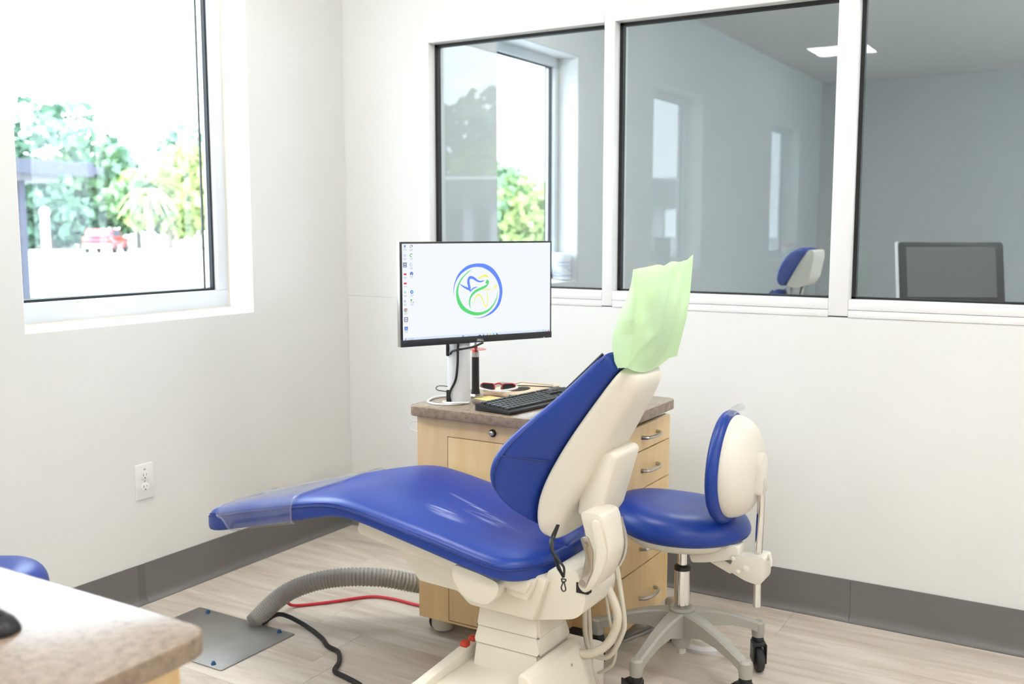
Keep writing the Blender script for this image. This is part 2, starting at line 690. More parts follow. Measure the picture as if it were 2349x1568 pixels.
# ceiling: slab, grid and separate tiles (a few cells hold lamp panels or a vent)
ceiling = mk('ceiling', box((-TH, YF - 0.2, HC + 0.05), (XR + 0.15, YN + 0.2, HC + 0.3)), ceil_m, smooth=False)
tag(ceiling, kind='structure')
tag(mk('ceiling_2', box((0, 0.12, HC), (XR, YN, HC + 0.05)), ceil_m, smooth=False), kind='structure')
CELL = 0.61
xs = [0.0] + [0.40 + CELL * i for i in range(0, 10)] + [XR]
ys = []
y = -5.90
while y < -0.02:
    y += CELL
ys = [0.0]
y -= CELL
while y > YF:
    ys.append(y)
    y -= CELL
ys.append(YF)
tile_me = {}
lampcells, ventcells = set(), set()
grid = []
for i in range(len(xs)):
    grid.append(box((max(xs[i] - 0.012, 0), YF, HC - 0.004), (min(xs[i] + 0.012, XR), 0, HC + 0.004)))
for j in range(len(ys)):
    grid.append(box((0, max(ys[j] - 0.012, YF), HC - 0.0045), (XR, min(ys[j] + 0.012, 0), HC + 0.0035)))
tag(mk('ceiling_grid', merge(*grid), tbar_m, ceiling, smooth=False))


def cell_of(x, y):
    for i in range(len(xs) - 1):
        if xs[i] <= x < xs[i + 1]:
            for j in range(len(ys) - 1):
                if ys[j + 1] <= y < ys[j]:
                    return i, j


lamp_pts = [(0.7, -6.2), (3.1, -6.2), (5.5, -6.2), (0.7, -3.2), (3.1, -3.2), (5.5, -3.2), (0.7, -1.3), (3.1, -1.3), (5.5, -1.3)]
for p in lamp_pts:
    lampcells.add(cell_of(*p))
ventcells.add(cell_of(1.9, -6.1))
for i in range(len(xs) - 1):
    for j in range(len(ys) - 1):
        if (i, j) in lampcells or (i, j) in ventcells:
            continue
        w, l = xs[i + 1] - xs[i], ys[j] - ys[j + 1]
        key = (round(w, 3), round(l, 3))
        if key not in tile_me:
            bm = box((0.006, 0.006, 0.002), (w - 0.006, l - 0.006, 0.015))
            me = bpy.data.meshes.new('ceiling_tile')
            bm.to_mesh(me)
            bm.free()
            me.materials.append(ceil_m)
            tile_me[key] = me
        t = bpy.data.objects.new('ceiling_tile', tile_me[key])
        COL.objects.link(t)
        t.parent = ceiling
        t.location = (xs[i], ys[j + 1], HC)

lamp_m = emis('led_diffuser', (1.0, 0.985, 0.955), LAMP)
lamp_added_m = emis('led_diffuser_added', (1.0, 0.985, 0.955), LAMP_NEXT_ADDED)


def ceiling_lamp(x0, y0, x1, y1, label, m):
    t = thing('ceiling_light', ((x0 + x1) / 2, (y0 + y1) / 2, HC), label, 'ceiling light', 'square ceiling light panels')
    fr = 0.025
    mk('housing', merge(box((x0, y0, HC - 0.008), (x1, y0 + fr, HC + 0.03)), box((x0, y1 - fr, HC - 0.008), (x1, y1, HC + 0.03)),
                        box((x0, y0 + fr, HC - 0.008), (x0 + fr, y1 - fr, HC + 0.03)), box((x1 - fr, y0 + fr, HC - 0.008), (x1, y1 - fr, HC + 0.03))), white_m, t, smooth=False)
    mk('diffuser', box((x0 + fr, y0 + fr, HC - 0.004), (x1 - fr, y1 - fr, HC + 0.02)), m, t, smooth=False)


wh = {-6.2: 'far from the glazed partition', -3.2: 'midway along the room', -1.3: 'closest to the glazed partition'}
wx = {0.7: 'beside the window wall', 3.1: 'over the middle of the room', 5.5: 'beside the wall opposite the windows'}
for p in lamp_pts:
    i, j = cell_of(*p)
    ceiling_lamp(xs[i] + 0.013, ys[j + 1] + 0.013, xs[i + 1] - 0.013, ys[j] - 0.013,
                 'square white ceiling light panel ' + wx[p[0]] + ', ' + wh[p[1]], lamp_m)
for q, (x, y) in enumerate(((1.2, 1.5), (3.6, 1.5), (3.6, 3.2))):  # panels added out of view to brighten the next room
    ceiling_lamp(x - 0.3, y - 0.3, x + 0.3, y + 0.3, 'unseen ceiling light panel added to brighten the room behind the glass, ' + ('near its window', 'near the glazed partition', 'deeper in the room')[q], lamp_added_m)
i, j = list(ventcells)[0]
t = thing('ceiling_vent', ((xs[i] + xs[i + 1]) / 2, (ys[j] + ys[j + 1]) / 2, HC), 'white louvred air vent set in the ceiling beside a light panel', 'air vent')
vx0, vx1, vy0, vy1 = xs[i] + 0.013, xs[i + 1] - 0.013, ys[j + 1] + 0.013, ys[j] - 0.013
mk('backing', box((vx0, vy0, HC + 0.02), (vx1, vy1, HC + 0.03)), slot_m, t, smooth=False)
for s in range(7):
    yy = vy0 + 0.04 + s * (vy1 - vy0 - 0.08) / 6
    mk('louvre', box((vx0 + 0.01, yy - 0.022, HC - 0.004), (vx1 - 0.01, yy + 0.022, HC + 0.004)), white_m, t, smooth=False)


# exterior windows
def ext_window(name, a, b, vis=True):
    w = struct_empty(name, (-0.17, (a + b) / 2, WZ0))
    x0, x1 = -0.205, -0.138
    sx = -0.175
    zb, zt = WZ0 + 0.014, WZ1
    fr = merge(box((x0, a, zb), (x1, b, zb + 0.075), 0.003), box((x0, a, zt - 0.06), (x1, b, zt), 0.003),
               box((x0, b - 0.058, zb + 0.075), (x1, b, zt - 0.06), 0.003), box((x0, a, zb + 0.075), (x1, a + 0.058, zt - 0.06), 0.003))
    mk('frame', fr, alu2_m, w)
    gx0, gx1 = sx - 0.004, sx + 0.014
    g = 0.010
    A, B, Z0, Z1 = a + 0.058, b - 0.058, zb + 0.075, zt - 0.06
    mk('gasket', merge(box((gx0, A, Z0), (gx1, B, Z0 + g)), box((gx0, A, Z1 - g), (gx1, B, Z1)),
                       box((gx0, A, Z0 + g), (gx1, A + g, Z1 - g)), box((gx0, B - g, Z0 + g), (gx1, B, Z1 - g))), gasket_m, w, smooth=False)
    # spacer of the double glazing, a little further out
    mk('spacer', merge(box((sx - 0.022, B - 0.028, Z0 + 0.004), (sx - 0.016, B - 0.020, Z1)), box((sx - 0.022, A, Z0 + 0.004), (sx - 0.016, B, Z0 + 0.011))), gasket_m, w, smooth=False)
    mk('pane', box((sx - 0.003, A, Z0), (sx + 0.003, B, Z1)), glass_m, w, smooth=False)
    # plastered reveal: sill, two jambs and head
    sill = prism([(-0.2, WZ0 - 0.001), (-0.001, WZ0 - 0.001), (-0.001, WZ0 + 0.002), (-0.138, WZ0 + 0.016), (-0.2, WZ0 + 0.016)], 1, a, b)
    mk('sill', sill, reveal_m, w, smooth=False)
    mk('reveal', merge(box((-0.2, b - 0.003, WZ0), (-0.0005, b + 0.0005, WZ1)), box((-0.2, a - 0.0005, WZ0), (-0.0005, a + 0.003, WZ1)),
                       box((-0.2, a, WZ1 - 0.003), (-0.0005, b, WZ1 + 0.0005))), reveal_m, w, smooth=False)
    # caulk bead where the frame meets the reveal
    mk('caulk', merge(box((-0.140, b - 0.006, zb), (-0.134, b - 0.002, zt)), box((-0.140, a, WZ0 + 0.014), (-0.133, b - 0.004, WZ0 + 0.019))), cream_m, w, smooth=False)


for q, (a, b) in enumerate(WINS):
    ext_window('window_%d' % (q + 1), a, b)

# unseen storefront window added so daylight brightens the next room
sw = struct_empty('window_6', (XR + 0.07, 4.2, 0.95))
for k in range(5):
    yy = 2.4 + 4.8 * k / 4
    mk('mullion', box((XR + 0.03, min(max(yy - 0.025, 2.4), 7.15), 0.95), (XR + 0.12, min(max(yy + 0.025, 2.45), 7.2), 2.6)), alu2_m, sw, smooth=False)
for k in range(4):
    y0_, y1_ = 2.4 + 1.2 * k + 0.025, 2.4 + 1.2 * (k + 1) - 0.025
    mk('head_rail', box((XR + 0.03, y0_, 2.55), (XR + 0.12, y1_, 2.6)), alu2_m, sw, smooth=False)
    mk('sill_rail', box((XR + 0.03, y0_, 0.95), (XR + 0.12, y1_, 1.0)), alu2_m, sw, smooth=False)
    mk('pane', box((XR + 0.07, y0_, 1.0), (XR + 0.076, y1_, 2.55)), glass_m, sw, smooth=False)

# glazed partition in the back wall
gw = struct_empty('window_5', (1.8, 0.05, GZ0))
mull = [(GX0, 0.471), (1.296, 1.340), (2.166, 2.233), (3.06, 3.125), (3.93, 3.995), (GX1 - 0.057, GX1)]
FY0, FY1 = -0.004, 0.116
GP = 0.055
for a, b in mull:
    mk('mullion', box((a, FY0, GZ0 + 0.004), (b, FY1, GZ1), 0.0025), alu_m, gw)
for i in range(len(mull) - 1):
    a, b = mull[i][1], mull[i + 1][0]
    mk('head_rail', box((a, FY0, GZ1 - 0.056), (b, FY1, GZ1), 0.002), alu_m, gw)
    mk('sill_rail', box((a, FY0 - 0.001, GZ0 + 0.026), (b, FY1, GZ0 + 0.062), 0.003), alu_m, gw)
    mk('sub_sill', box((a, FY0 + 0.001, GZ0), (b, FY1, GZ0 + 0.025), 0.0015), alu_m, gw)
    g = 0.014
    z0, z1 = GZ0 + 0.062, GZ1 - 0.056
    mk('gasket', merge(box((a, GP - 0.012, z0), (b, GP + 0.012, z0 + 0.007)), box((a, GP - 0.012, z1 - 0.012), (b, GP + 0.012, z1)),
                       box((a, GP - 0.012, z0), (a + g, GP + 0.012, z1)), box((b - 0.006, GP - 0.012, z0), (b, GP + 0.012, z1))), gasket_m, gw, smooth=False)
    mk('pane', box((a, GP - 0.003, z0), (b, GP + 0.003, z1)), glass2_m, gw, smooth=False)

# rubber cove bases
BH = 0.15


def base_prof(out):
    # (offset from wall, z)
    return [(0, BH), (0.004 * out, BH), (0.004 * out, 0.035), (0.007 * out, 0.018), (0.015 * out, 0.006), (0.022 * out, 0.003), (0.022 * out, 0.0), (0, 0)]


bl = struct_empty('baseboard_left')
for a, b in ((YF, -1.205), (-1.172, 0.0)):
    mk('base_length', prism([(p[0] + 0.0005, p[1]) for p in base_prof(1)], 1, a, b), base_m, bl)
mk('base_seam', prism([(p[0] + 0.0003, p[1] * 0.995) for p in base_prof(0.9)], 1, -1.205, -1.172), base2_m, bl)
bb = struct_empty('baseboard_back')
for a, b in ((0.0, 2.2785), (2.2795, XR)):
    mk('base_length', prism([(-p[0] - 0.0005, p[1]) for p in base_prof(1)], 0, a, b), base_m, bb)

# wall outlet
t = thing('wall_outlet', (0, -1.157, 0.457), 'white duplex electrical outlet plate on the wall below the large window', 'outlet')
mk('plate', prism(round_poly([(-1.157 - 0.0395, 0.392), (-1.157 + 0.0395, 0.392), (-1.157 + 0.0395, 0.522), (-1.157 - 0.0395, 0.522)], 0.004), 0, 0.0, 0.006, 0.0012), white_m, t)
for dz in (0.0215, -0.0215):
    zc = 0.457 + dz
    pts = []
    for k in range(24):
        a = 2 * math.pi * k / 24
        pts.append((-1.157 + 0.0172 * math.cos(a), zc + max(-0.0145, min(0.0145, 0.0172 * math.sin(a)))))
    s = mk('socket', prism(pts, 0, 0.0055, 0.0085, 0.0006), white_m, t)
    mk('slot', merge(box((0.0080, -1.157 - 0.0075, zc - 0.001), (0.0088, -1.157 - 0.0055, zc + 0.008)),
                     box((0.0080, -1.157 + 0.0055, zc), (0.0088, -1.157 + 0.0075, zc + 0.007)),
                     lathe([(0.0001, 0), (0.0026, 0), (0.0026, 0.0008), (0.0001, 0.0008)], (0.0080, -1.157, zc - 0.0075), 10, (1, 0, 0))), slot_m, s, smooth=False)
mk('screw', lathe([(0.0001, 0), (0.003, 0), (0.0022, 0.001), (0.0001, 0.0012)], (0.006, -1.157, 0.457), 10, (1, 0, 0)), nickel_m, t)
mk('marking', merge(box((0.0060, -1.160, 0.499), (0.0063, -1.157, 0.5045)), box((0.0060, -1.1555, 0.499), (0.0063, -1.1515, 0.5045))), mat('grey_print', (0.25, 0.25, 0.25), 0.7, noise_amt=0.05), t, smooth=False)

# ------------------------------------------------------------------ DENTAL CHAIR
CY = -1.17
ch = thing('dental_chair', (1.72, CY, 0), 'royal blue dental chair with cream shell and a green bag over its headrest', 'dental chair')


def cushion_ring(x, hw_n, hw_f, zb, zs, zt, dip=0.006):
    """closed ring across the chair: bottom, side up to seam, crown"""
    n, f = CY - hw_n, CY + hw_f
    r = []
    for y, z in ((n + 0.02, zb), (n + 0.004, zb + 0.003), (n, zb + 0.012), (n, zs), (n + 0.004, zs + (zt - zs) * 0.35), (n + 0.018, zs + (zt - zs) * 0.75), (n + 0.05, zt - 0.002), (n + 0.12, zt),
                 (CY, zt - dip),
                 (f - 0.12, zt), (f - 0.05, zt - 0.002), (f - 0.018, zs + (zt - zs) * 0.75), (f - 0.004, zs + (zt - zs) * 0.35), (f, zs), (f, zb + 0.012), (f - 0.004, zb + 0.003), (f - 0.02, zb), (CY, zb)):
        r.append((x, y, z))
    return r


# stations from toe to seat rear: x, half widths near/far, z bottom, seam, top
ST = [(0.470, 0.085, 0.085, 0.395, 0.412, 0.425), (0.480, 0.118, 0.118, 0.388, 0.428, 0.452), (0.510, 0.138, 0.138, 0.388, 0.441, 0.468), (0.58, 0.152, 0.150, 0.402, 0.456, 0.486),
      (0.70, 0.172, 0.170, 0.438, 0.489, 0.520), (0.85, 0.198, 0.200, 0.478, 0.527, 0.559), (0.98, 0.220, 0.235, 0.515, 0.560, 0.592),
      (1.08, 0.236, 0.262, 0.545, 0.583, 0.612), (1.15, 0.244, 0.272, 0.561, 0.591, 0.621), (1.22, 0.247, 0.272, 0.561, 0.587, 0.616),
      (1.35, 0.247, 0.265, 0.536, 0.566, 0.596), (1.50, 0.247, 0.255, 0.507, 0.542, 0.572), (1.62, 0.247, 0.247, 0.485, 0.518, 0.548),
      (1.68, 0.244, 0.244, 0.474, 0.509, 0.538), (1.715, 0.228, 0.228, 0.468, 0.504, 0.531), (1.745, 0.19, 0.19, 0.465, 0.502, 0.526), (1.765, 0.13, 0.13, 0.465, 0.500, 0.520), (1.772, 0.09, 0.09, 0.468, 0.495, 0.508)]


def st_at(x):
    for a, b in zip(ST, ST[1:]):
        if a[0] <= x <= b[0]:
            t = (x - a[0]) / (b[0] - a[0])
            return tuple(a[i] * (1 - t) + b[i] * t for i in range(6))


seat = mk('seat_cushion', loft([cushion_ring(*s) for s in ST]), blue_seat_m, ch, angle=80)
sub(seat, 2)
sp = []
for s in ST[2:-2]:
    sp.append((s[0], CY - s[1] - 0.0005, s[4]))
for s in ST[-3:]:
    sp.append((s[0] + 0.002, CY - s[1] + 0.004, s[4]))
mk('stitching', tube(sp, 0.0022, 6, 3), stitch_m, seat)
sp = [(s[0], CY - s[1] + 0.004, s[4] + 0.008) for s in ST[2:-4]]
mk('stitching', tube(sp, 0.0010, 5, 3), stitch_m, seat)

# clear sleeve over the foot end: near side edges slant back towards the knee
cov = []
for u in range(9):
    t = u / 8
    ring = []
    for j in range(15):
        # across the cushion, j=0 near bottom .. 14 far bottom
        s_ = j / 14
        side = abs(s_ - 0.5) * 2          # 1 at sides, 0 mid
        edge = max(0, (side - 0.55) / 0.45)
        xa = 0.560 + 0.115 * edge ** 1.2 if True else 0
        xb = 0.955
        x = xa + (xb - xa) * t
        q = st_at(x)
        n, f = CY - q[1] - 0.004, CY + q[2] + 0.004
        tab = [(n + 0.012, q[3] - 0.004), (n, q[3] + 0.006), (n, q[4] - 0.01), (n, q[4] + 0.004), (n + 0.012, q[4] + (q[5] - q[4]) * 0.7 + 0.004), (n + 0.045, q[5] + 0.003), (n + 0.11, q[5] + 0.004), (CY, q[5] + 0.001),
               (f - 0.11, q[5] + 0.004), (f - 0.045, q[5] + 0.003), (f - 0.012, q[4] + (q[5] - q[4]) * 0.7 + 0.004), (f, q[4] + 0.004), (f, q[4] - 0.01), (f, q[3] + 0.006), (f - 0.012, q[3] - 0.004)]
        ring.append((x, tab[j][0], tab[j][1]))
    cov.append(ring)
cv = mk('clear_sleeve', loft(cov, closed=False), film_m, ch, angle=80)
cv['label'] = 'clear plastic protective sleeve on the foot end'
mk('sleeve_edging', tube(cov[0], 0.003, 6, 3), film_m, cv)
mk('sleeve_edging', tube(cov[-1], 0.003, 6, 3), film_m, cv)

# backrest: padded bucket, shell points S (edge of shell) and front points F
BK = [((1.752, 0.572), (1.742, 0.592), 0.055, 0.075), ((1.732, 0.592), (1.708, 0.628), 0.100, 0.140), ((1.727, 0.625), (1.672, 0.672), 0.115, 0.190), ((1.735, 0.672), (1.650, 0.716), 0.121, 0.218),
      ((1.755, 0.722), (1.648, 0.757), 0.121, 0.228), ((1.785, 0.778), (1.665, 0.806), 0.120, 0.222), ((1.822, 0.838), (1.706, 0.858), 0.118, 0.196), ((1.862, 0.897), (1.765, 0.912), 0.114, 0.165),
      ((1.902, 0.953), (1.826, 0.970), 0.108, 0.138), ((1.938, 1.003), (1.878, 1.025), 0.104, 0.118), ((1.955, 1.026), (1.915, 1.063), 0.100, 0.108), ((1.968, 1.035), (1.942, 1.077), 0.085, 0.090)]


def back_ring(S, F, ws, wp, ctr):
    S, F = Vector(S), Vector(F)
    d = F - S
    pts = []

    def P(y, f):
        q = S + d * f
        return (q.x, CY + y, q.y)
    prof = [(-ws * 0.75, -0.03), (-ws, 0.0), (-ws * 0.65 - wp * 0.35, 0.30), (-ws * 0.15 - wp * 0.85, 0.66), (-wp, 0.88), (-wp * 0.955, 1.0), (-wp * 0.86, 1.0), (-wp * 0.66, 0.90), (-wp * 0.36, ctr + 0.06), (0, ctr)]
    full = prof + [(-y, f) for y, f in prof[-2::-1]]
    return [P(y, f) for y, f in full] + [P(ws * 0.4, -0.03), P(-ws * 0.4, -0.03)]


pad = mk('backrest_cushion', loft([back_ring(S, F, ws, wp, 0.80 if i in (0, len(BK) - 1) else 0.62) for i, (S, F, ws, wp) in enumerate(BK)]), blue_m, ch, angle=80)
sub(pad, 2)
sp = []
for S, F, ws, wp in BK[3:-1]:
    S, F = Vector(S), Vector(F)
    q = S + (F - S) * 0.80
    sp.append((q.x, CY - wp * 0.972, q.y))
mk('stitching', tube(sp, 0.0020, 6, 3), stitch_m, pad)
S, F, ws, wp = BK[5]
S, F = Vector(S), Vector(F)
sp = []
for f in (0.04, 0.3, 0.6, 0.80):
    q = S + (F - S) * f
    y = ws + (wp - ws) * min(1, f * 1.25) ** 0.9
    sp.append((q.x, CY - y * 0.985, q.y))
mk('stitching', tube(sp, 0.0022, 6, 3), stitch_m, pad)
# dark piping along the far upper rim
sp = []
for S, F, ws, wp in BK[8:-1]:
    S, F = Vector(S), Vector(F)
    q = S + (F - S) * 1.02
    sp.append((q.x - 0.001, CY - wp * 0.84, q.y + 0.001))
mk('piping', tube(sp, 0.0042, 6, 3), black_m, pad)

# cream shell behind the cushion
SH = [((1.757, 0.568), 0.012, 0.085), ((1.742, 0.580), 0.045, 0.112), ((1.737, 0.615), 0.072, 0.124), ((1.745, 0.672), 0.085, 0.128), ((1.765, 0.722), 0.090, 0.128), ((1.795, 0.778), 0.090, 0.126),
      ((1.832, 0.838), 0.086, 0.124), ((1.872, 0.897), 0.078, 0.120), ((1.912, 0.953), 0.070, 0.116), ((1.946, 1.000), 0.062, 0.112), ((1.966, 1.024), 0.050, 0.106), ((1.982, 1.032), 0.028, 0.095)]
nb = Vector((0.80, -0.60))


def shell_ring(S, b, w):
    S = Vector(S)
    out = []
    for y, f in ((-w, -0.004), (-w, 0.012 if b > 0.03 else b * 0.4), (-w * 0.94, b * 0.45), (-w * 0.80, b * 0.9), (-w * 0.66, b), (-w * 0.2, b * 1.02), (w * 0.2, b * 1.02), (w * 0.66, b), (w * 0.80, b * 0.9), (w * 0.94, b * 0.45), (w, 0.012 if b > 0.03 else b * 0.4), (w, -0.004), (w * 0.4, -0.012), (-w * 0.4, -0.012)):
        q = S + nb * f
        out.append((q.x, CY + y, q.y))
    return out


sh = mk('backrest_shell', loft([shell_ring(*s) for s in SH]), cream_m, ch, angle=80)
sub(sh, 2)
# recliner cover on the shell
cvr = mk('recline_cover', prism([(1.850, 0.795), (1.932, 0.810), (1.946, 0.798), (1.900, 0.640), (1.884, 0.618), (1.832, 0.632)], 1, -1.242, -1.090, 0.012, 3), cream_m, ch)
AY = -1.315
arm = mk('recline_arm', prism(round_poly([(1.880, 0.665), (1.886, 0.640), (1.896, 0.608), (1.903, 0.575), (1.897, 0.522), (1.872, 0.470), (1.893, 0.450), (1.925, 0.474), (1.950, 0.520), (1.961, 0.567), (1.954, 0.611), (1.940, 0.665)], 0.018, 3), 1, AY, -1.215, 0.007, 2), cream_m, ch)
mk('arm_rib', prism(round_poly([(1.915, 0.650), (1.934, 0.567), (1.925, 0.515), (1.902, 0.468), (1.925, 0.478), (1.948, 0.522), (1.957, 0.567), (1.936, 0.650)], 0.01, 3), 1, AY - 0.012, AY + 0.01, 0.004, 2), cream_m, arm)
pl = mk('pivot_plate', prism(round_poly([(1.881, 0.597), (1.903, 0.606), (1.919, 0.567), (1.917, 0.516), (1.896, 0.463), (1.876, 0.474), (1.889, 0.499), (1.898, 0.547), (1.892, 0.574)], 0.008, 3), 1, AY - 0.005, AY + 0.004, 0.001), nickel_m, ch)
for x, z in ((1.900, 0.584), (1.891, 0.479)):
    mk('screw', merge(lathe([(0.0001, 0), (0.0085, 0), (0.0078, 0.003), (0.004, 0.003), (0.0035, 0.0015), (0.0001, 0.0015)], (x, AY - 0.005, z), 14, (0, -1, 0))), nickel_m, pl)
mk('rear_rim', tube([(1.946, -1.214, 0.635), (1.962, -1.214, 0.58), (1.960, -1.214, 0.54), (1.945, -1.214, 0.505)], 0.005, 6), nickel_m, arm)

# frame under the seat
mk('seat_tray', prism([(1.185, 0.548), (1.175, 0.512), (1.19, 0.50), (1.52, 0.452), (1.74, 0.430), (1.76, 0.466), (1.60, 0.487), (1.35, 0.534), (1.24, 0.553)], 1, -1.355, -0.985, 0.007), cream_m, ch)
mk('under_housing', prism([(1.285, 0.505), (1.300, 0.466), (1.375, 0.388), (1.505, 0.383), (1.545, 0.352), (1.748, 0.348), (1.790, 0.470), (1.60, 0.50)], 1, -1.325, -1.015, 0.010), cream_m, ch)
mk('side_cover', prism(round_poly([(1.530, 0.486), (1.532, 0.445), (1.556, 0.412), (1.592, 0.394), (1.640, 0.392), (1.668, 0.415), (1.684, 0.458), (1.62, 0.474)], 0.02, 4), 1, -1.385, -1.32, 0.009, 3), cream_m, ch)
mk('hip_block', prism([(1.675, 0.47), (1.675, 0.418), (1.742, 0.408), (1.765, 0.47)], 1, -1.345, -1.32, 0.006), cream_m, ch)
rh = mk('rear_housing', prism(round_poly([(1.785, 0.492), (1.740, 0.346), (1.862, 0.374), (1.884, 0.392), (1.896, 0.440), (1.880, 0.470), (1.868, 0.505)], [0.008, 0.008, 0.02, 0.02, 0.02, 0.01, 0.01], 4), 1, -1.308, -1.12, 0.012, 3), cream_m, ch)
mk('pivot_slot', merge(box((1.868, -1.311, 0.448), (1.902, -1.29, 0.475))), slot_m, rh, smooth=False)
mk('linkage', box((1.80, -1.14, 0.49), (1.86, -1.07, 0.555), 0.006), nickel_m, ch)

# telescoping pedestal: three nested covers
gap_shade_m = mat('painted_gap_shadow', (0.20, 0.18, 0.15), 0.8, noise_amt=0.05)
PED = [(1.560, 1.742, -1.290, -1.140, 0.292, 0.372), (1.556, 1.746, -1.294, -1.136, 0.244, 0.300), (1.550, 1.750, -1.298, -1.130, 0.160, 0.252)]
for (x0, x1, y0, y1, z0, z1) in PED:
    rings = []
    for z, e in ((z0, 0.009), (z0 + 0.010, 0.0075), (z1 - 0.002, 0.0), (z1, -0.002)):
        rings.append([(x0 - e, y0 - e, z), (x1 + e, y0 - e, z), (x1 + e, y1 + e, z), (x0 - e, y1 + e, z)])
    bm = loft(rings)
    es = [e for e in bm.edges if abs(e.verts[0].co.z - e.verts[1].co.z) > 0.001 and all(abs(v.co.z - z0) >= 0 for v in e.verts)]
    bmesh.ops.bevel(bm, geom=es, offset=0.006, segments=2, affect='EDGES')
    lc_ = mk('lift_cover', bm, cream_m, ch)
    if z0 > 0.2:  # thin dark ring painted in as the shadow between covers
        mk('gap_shade', loft([[(x0 - 0.0078, y0 - 0.0078, z_), (x1 + 0.0078, y0 - 0.0078, z_), (x1 + 0.0078, y1 + 0.0078, z_), (x0 - 0.0078, y1 + 0.0078, z_)] for z_ in (z0 - 0.0015, z0 + 0.001)]), gap_shade_m, lc_, smooth=False)
# floor base: broad foot plate, rear hump, pedal strip with red buttons
bs = mk('base_plate', prism(round_poly([(1.518, -1.72), (1.80, -1.72), (1.80, -0.98), (1.518, -0.98)], 0.03), 2, 0.0, 0.178, 0.012), cream_m, ch)
mk('base_hump', prism([(1.752, 0.10), (1.756, 0.240), (1.770, 0.246), (1.792, 0.235), (1.815, 0.18), (1.858, 0.0), (1.752, 0.0)], 1, -1.42, -1.135, 0.018, 3), cream_m, ch)
ps = mk('pedal_strip', prism([(-1.72, 0.175), (-1.30, 0.212), (-1.16, 0.222), (-1.16, 0.10), (-1.72, 0.10)], 0, 1.488, 1.522, 0.006), cream_m, ch)
for y in (-1.285, -1.243):
    b_ = mk('red_button', box((1.494, y - 0.011, 0.212), (1.516, y + 0.011, 0.228), 0.003), redbtn_m, ps)
mk('red_valve', tube([(1.50, -1.19, 0.236), (1.515, -1.17, 0.245), (1.54, -1.15, 0.25)], 0.007, 8), red_m, ch)
mk('hump_screw', lathe([(0.0001, 0), (0.005, 0), (0.004, 0.002), (0.0001, 0.002)], (1.806, -1.215, 0.200), 10, (1, 0, 0.4)), nickel_m, ch)

# headrest hidden in the bag + bar
mk('headrest_bar', prism([(1.955, 1.02), (1.985, 1.02), (1.99, 1.10), (1.965, 1.10)], 1, -1.20, -1.14, 0.004), nickel_m, ch)
hd = mk('headrest', prism(round_poly([(1.952, 1.080), (1.985, 1.068), (2.000, 1.15), (1.998, 1.215), (1.980, 1.220), (1.962, 1.15)], 0.012, 3), 1, -1.225, -1.10, 0.012, 3), blue_m, ch)

# green bag (rests on the headrest: a thing of its own)
BY0, BY1 = -1.300, -1.002


def lerp_tab(tab, z):
    for (z0_, v0), (z1_, v1) in zip(tab, tab[1:]):
        if z <= z1_:
            t = (z - z0_) / (z1_ - z0_)
            t = max(0, t)
            return v0 + (v1 - v0) * t
    return tab[-1][1]


XFN = [(1.03, 1.982), (1.05, 1.968), (1.09, 1.958), (1.13, 1.959), (1.165, 1.972), (1.20, 1.990), (1.24, 2.000), (1.30, 2.007)]     # front edge, near side
XBN = [(1.03, 1.996), (1.10, 2.010), (1.20, 2.016), (1.30, 2.013)]                                                                   # back edge, near side
XBF = [(1.01, 2.014), (1.10, 2.032), (1.20, 2.046), (1.30, 2.049)]                                                                   # back edge, far side


def fold(y, z):
    a = noise.noise(Vector((y * 11, z * 9, 1.7)))
    b = noise.noise(Vector((y * 24 + z * 9, z * 20 - y * 6, 5.1)))
    c = 1 - abs(noise.noise(Vector((y * 15 - z * 8, z * 13, 9.3)))) * 2.2
    return 0.006 * a + 0.0035 * b + 0.005 * c


rings = []
NZ, NS = 42, 30
for k in range(NZ + 1):
    t = k / NZ
    ring = []
    loop = []
    for j in range(NS + 1):          # back face near -> far
        loop.append((j / NS, 1))
    for j in range(NS - 1, 0, -1):   # front face far -> near
        loop.append((j / NS, 0))
    for (u, back) in loop:
        zlo = 1.040 - 0.022 * math.sin(math.pi * min(1, u * 1.25)) + 0.004 * noise.noise(Vector((u * 9, 2, back)))
        zhi = 1.281 + 0.018 * u + 0.006 * noise.noise(Vector((u * 7, 8, 0))) + (0.012 * max(0, (u - 0.9) / 0.1))
        z = zlo + (zhi - zlo) * t
        y0_ = BY0 + 0.004 * math.sin(t * 5)
        y1_ = BY1 - 0.028 * (1 - t) ** 1.2
        y = y0_ + (y1_ - y0_) * u
        xb = lerp_tab(XBN, z) * (1 - u) + lerp_tab(XBF, z) * u + 0.010 * math.sin(math.pi * u) * math.sin(math.pi * t)
        bul = math.sin(math.pi * u) ** 0.7 * 0.045 * max(0, 1 - (t / 0.92) ** 3)
        xfr = lerp_tab(XFN, z) * (1 - u) + (lerp_tab(XBF, z) - 0.030 * (1 - t)) * u - bul
        f_ = fold(y, z) * (0.4 + 0.6 * math.sin(math.pi * min(1, max(0.05, t))))
        if back:
            edge = min(1, u / 0.06, (1 - u) / 0.06)
            ring.append((xb + f_ * edge, y, z))
        else:
            ring.append((min(xfr + f_ * 0.5, xb - 0.002), y, z))
    rings.append(ring)
bag = mk('headrest_bag', loft(rings, cap=False), bag_m, None, org=(2.0, -1.15, 1.03), angle=75)
tag(bag, 'pale green plastic bag pulled over the dental chair headrest', 'plastic bag')

